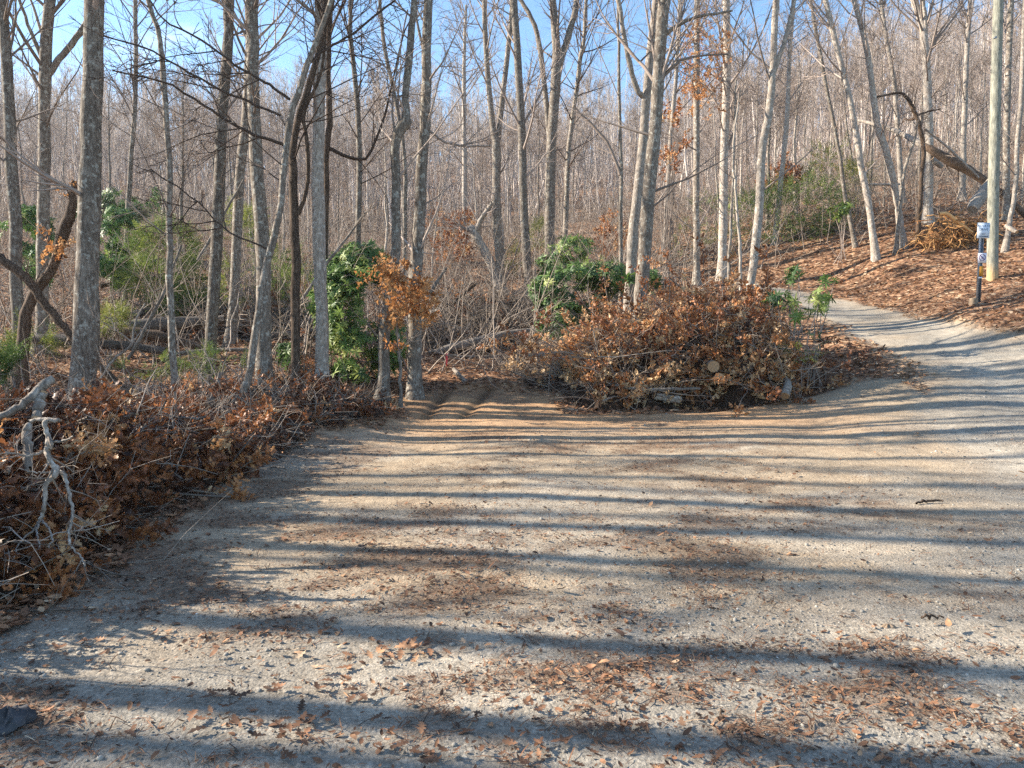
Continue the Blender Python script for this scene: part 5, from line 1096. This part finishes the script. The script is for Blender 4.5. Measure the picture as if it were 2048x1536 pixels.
# root plate of the uprooted tree
def root_plate():
    d = 24.6; c = pix(1890, 448, d); gz_ = float(Hd(c[:1], c[1:2])[0]); org = np.array([c[0], c[1], gz_])
    root = thing('uprooted_tree', 'uprooted tree with an orange tangle of roots and soil left of the utility pole', 'tree', org)
    r1 = Acc(); n = 420; b = rng.random(n)
    cen = np.stack([np.where(b < .55, pix(1885, 445, d)[0], pix(1945, 430, d)[0]) + rng.normal(0, .42, n), c[1] + rng.normal(0, .3, n), gz_ + np.abs(rng.normal(.35, .3, n))], -1)
    P = grow(cen, np.stack([rng.normal(0, 1, n), rng.normal(-.3, .6, n), rng.normal(-.3, .7, n)], -1), rng.uniform(.3, 1.0, n), 6, -.10, .3)
    r1.tubes(P, taper(rng.uniform(.008, .028, n), 6, .25), 4, rng.uniform(0, 1, n)); tag(r1.build('roots', M_root, root, origin=org), kind='stuff')
    # soil clod
    m = 16; th, ph = np.meshgrid(np.linspace(0, 2 * math.pi, m + 1)[:-1], np.linspace(.1, math.pi - .1, 9)); s = Acc()
    for (u, rx, rz) in ((1885, .75, .55), (1940, .6, .6)):
        k = 1 + .3 * (vnoise(np.cos(th) * 2 + u, ph * 2, .7, 3) - .5) * 2; cc = pix(u, 452, d + .2)
        V = np.stack([cc[0] + rx * k * np.sin(ph) * np.cos(th), cc[1] + .35 * k * np.sin(ph) * np.sin(th), gz_ + .2 + rz * k * np.cos(ph)], -1)
        i2 = np.arange(9 * m).reshape(9, m); s.add(V, np.stack([i2[:-1], np.roll(i2, -1, 1)[:-1], np.roll(i2, -1, 1)[1:], i2[1:]], -1).reshape(-1, 4), .3)
    s.build('soil', simple_mat("orange_soil", (.20, .10, .045), .6, 10, .95, 0, .08), root, origin=org)
    Q = resample(px_line([(1944, 420, 20), (1952, 405, 26), (1962, 392, 24), (1975, 372, 18), (1995, 345, 14)], d, .8), 14); t = Acc(); t.tubes(Q[:, :3], Q[:, 3], 12, .6, cap=True); t.build('trunk', M_pale, root, origin=org)
    Q = resample(px_line([(1878, 428, 7), (1895, 428, 8), (1915, 444, 8), (1945, 465, 5)], d - .5), 12); t = Acc(); t.tubes(Q[:, :3], Q[:, 3], 7, .9); t.build('bare_root', M_root, root, origin=org)
root_plate()

# utility pole ------------------------------------------------------------
def utility_pole():
    d = 20.2; L = px_line([(1985, 566, 20.5), (1986.5, 400, 20), (1990, 250, 19.5), (1995, 60, 18.5), (1997, 0, 18)], d)
    g = float(Hd(L[0, :1], L[0, 1:2])[0]); org = np.array([L[0, 0], L[0, 1], g]); L[0, 2] = g - .2
    dr = unit(L[-1, :3] - L[-2, :3]); L = np.vstack([L, np.append(L[-1, :3] + dr * 2.0, .115)])
    root = thing('utility_pole', 'tall grey-green wooden utility pole on the leafy bank at right', 'pole', org)
    Q = resample(L, 24); a = Acc(); a.tubes(Q[:, :3], Q[:, 3], 20, .5, cap=True); a.build('pole_shaft', M_pole, root, origin=org)
    c = pix(1984, 80, d); b = Acc(); b.tubes(np.stack([c + [-.02, -.2, 0], c + [-.02, -.12, 0]]), np.array([.03, .03]), 8, cap=True); b.build('bolt', M_metal, root, origin=org)
utility_pole()

def box(a, c, sx, sy, sz):
    v = np.array([(x, y, z) for z in (-1, 1) for y in (-1, 1) for x in (-1, 1)]) * np.array([sx, sy, sz]) / 2 + np.asarray(c)
    a.add(v, np.array([(2, 3, 1, 0), (5, 7, 6, 4), (1, 5, 4, 0), (3, 7, 5, 1), (2, 6, 7, 3), (0, 4, 6, 2)]))
def text(body, size, loc, mat, parent, org):
    cu = bpy.data.curves.new('lettering', 'FONT'); cu.body = body; cu.size = size; cu.align_x = 'CENTER'; cu.align_y = 'CENTER'; cu.extrude = .001; cu.materials.append(mat)
    tmp = bpy.data.objects.new('lettering', cu); COL.objects.link(tmp); bpy.context.view_layer.update()
    me = bpy.data.meshes.new_from_object(tmp.evaluated_get(bpy.context.evaluated_depsgraph_get())); bpy.data.objects.remove(tmp); bpy.data.curves.remove(cu)
    if not me.materials: me.materials.append(mat)
    o = bpy.data.objects.new('lettering', me); COL.objects.link(o); o.parent = parent; o.location = tuple(np.asarray(loc) - np.asarray(org)); o.rotation_euler = (math.pi / 2, 0, 0); return o
def road_sign():
    d = 18.3; s = d / FPX; foot = pix(1956, 600, d); g = float(Hd(foot[:1], foot[1:2])[0]); org = np.array([foot[0], foot[1], g])
    root = thing('road_sign', 'white private drive sign over a small prohibition sign on a steel post', 'sign', org)
    topz = pix(1957, 452, d)[2]; a = Acc(); box(a, (org[0], org[1], (g - .2 + topz) / 2), .085, .04, topz - g + .2); box(a, (org[0] - .035, org[1] - .02, (g - .2 + topz) / 2), .012, .045, topz - g + .2); box(a, (org[0] + .035, org[1] - .02, (g - .2 + topz) / 2), .012, .045, topz - g + .2)
    a.build('post', M_metal, root, smooth=False, origin=org)
    c = pix(1957, 463, d); c[1] = org[1] - .06; p = Acc(); box(p, c, .30, .012, .37); pl = p.build('sign_plate', M_signwhite, root, smooth=False, origin=org)
    f = c[1] - .008
    for zz, ss, bd in ((.105, .085, 'PRIVATE'), (.02, .085, 'DRIVE')):
        text(bd, ss, (c[0], f, c[2] + zz), M_ink, pl, org)
    b = Acc(); box(b, (c[0], f, c[2] - .145), .22, .003, .022); box(b, (c[0], f, c[2] - .085), .07, .003, .016); box(b, (c[0], f, c[2] + .165), .26, .003, .008); b.build('line', M_ink, pl, smooth=False, origin=org)
    c = pix(1957, 517, d); c[1] = org[1] - .06; p = Acc(); box(p, c, .21, .012, .24); pl = p.build('sign_plate', M_signlow, root, smooth=False, origin=org)
    f = c[1] - .009; b = Acc(); th = np.linspace(0, 2 * math.pi, 25); b.tubes(np.stack([c[0] + .075 * np.cos(th), np.full(25, f), c[2] + .012 + .075 * np.sin(th)], -1), np.full(25, .009), 6)
    b.tubes(np.array([[c[0] - .055, f, c[2] + .067], [c[0] + .055, f, c[2] - .043]]), np.array([.009, .009]), 6)
    box(b, (c[0], f, c[2] + .018), .075, .003, .016); box(b, (c[0] + .012, f, c[2] - .01), .05, .003, .014); b.build('prohibition_symbol', M_purple, pl, smooth=False, origin=org)
    c = pix(1957, 543, d); c[1] = org[1] - .05; p = Acc(); box(p, c, .085, .03, .24); p.build('amber_marker', M_amber, root, smooth=False, origin=org)
    c = pix(1956, 556, d); c[1] = org[1] - .05; p = Acc(); box(p, c, .08, .03, .03); p.build('white_band', M_signlow, root, smooth=False, origin=org)
    # block beside the foot of the post
    c = pix(1946, 605, d - .2); g = float(Hd(c[:1], c[1:2])[0]); a = Acc(); v = .17
    an = np.linspace(0, 2 * math.pi, 13)[:-1]; P = np.array([[c[0], c[1], g - .05], [c[0] + .005, c[1], g + .06], [c[0] + .01, c[1], g + .17]]); a.tubes(P, np.array([.10, .10, .095]), 12, .5, cap=True)
    o = a.build('wood_block', M_block, smooth=False, origin=np.array([c[0], c[1], g])); tag(o, 'short round block of wood at the foot of the sign post', 'block')
road_sign()
def survey_stake():
    c = pix(893, 738, 16.2); g = float(Hd(c[:1], c[1:2])[0]); org = np.array([c[0], c[1], g]); root = thing('survey_stake', 'thin stake tied with pink flagging beside the centre log', 'stake', org)
    t = pix(893, 705, 16.2)[2]; a = Acc(); box(a, (c[0], c[1], (g - .1 + t) / 2), .03, .02, t - g + .1); a.build('stake_shaft', M_cut, root, smooth=False, origin=org)
    b = Acc(); x = c[0] + .004; zs = np.linspace(t - .02, t - .3, 6); w = [.02, .024, .026, .022, .018, .012]
    V = []; 
    for z, ww in zip(zs, w): V += [(x - ww, c[1] - .018 + rng.normal(0, .008), z), (x + ww, c[1] - .018 + rng.normal(0, .008), z)]
    b.add(np.array(V), np.array([(2 * i, 2 * i + 1, 2 * i + 3, 2 * i + 2) for i in range(5)])); o = b.build('flagging', M_pink, root, origin=org)
    md = o.modifiers.new('thickness', 'SOLIDIFY'); md.thickness = .004
survey_stake()
def lump(label, name, cat, u, v, r, mat, flat=.6, el=1.0):
    c = gp(u, v); m = 28; th, ph = np.meshgrid(np.linspace(0, 2 * math.pi, m + 1)[:-1], np.linspace(0.05, math.pi - .05, 9)); a = Acc()
    k = 1 + .8 * (vnoise(np.cos(th) * 1.5 + u, np.sin(th) * 1.5 + ph, .45, 5) - .5) + .45 * (vnoise(np.cos(th) * 3 + u, np.sin(th) * 3 + ph * 2, .35, 8) - .5)
    V = np.stack([r * el * k * np.sin(ph) * np.cos(th), r * k * np.sin(ph) * np.sin(th), r * flat * k * np.cos(ph)], -1) + np.array([0, 0, r * flat * .4])
    i2 = np.arange(9 * m).reshape(9, m); a.add(V, np.stack([i2[:-1], np.roll(i2, -1, 1)[:-1], np.roll(i2, -1, 1)[1:], i2[1:]], -1).reshape(-1, 4))
    o = a.build(name, mat); o.location = tuple(c); tag(o, label, cat)
lump('dark rough stone on the dirt at the bottom left corner', 'rock', 'rock', 18, 1448, .075, M_rock)
lump('small brown pine cone lying alone on the sunlit gravel at right', 'pine_cone', 'pine cone', 1776, 1257, .022, M_block, .7, 1.7)

# ------------------------------------------------------------------ the slight winter haze in the valley air
def haze():
    a = Acc(); box(a, (0, 180, 22), 760, 540, 84)
    m, t, out = new_mat("haze_air"); v = N(t, "ShaderNodeVolumePrincipled"); v.inputs['Color'].default_value = (.86, .90, .97, 1); v.inputs['Density'].default_value = .0004; v.inputs['Anisotropy'].default_value = .35
    t.links.new(v.outputs[0], out.inputs['Volume'])
    tag(a.build('haze', m, smooth=False), kind='stuff')
haze()
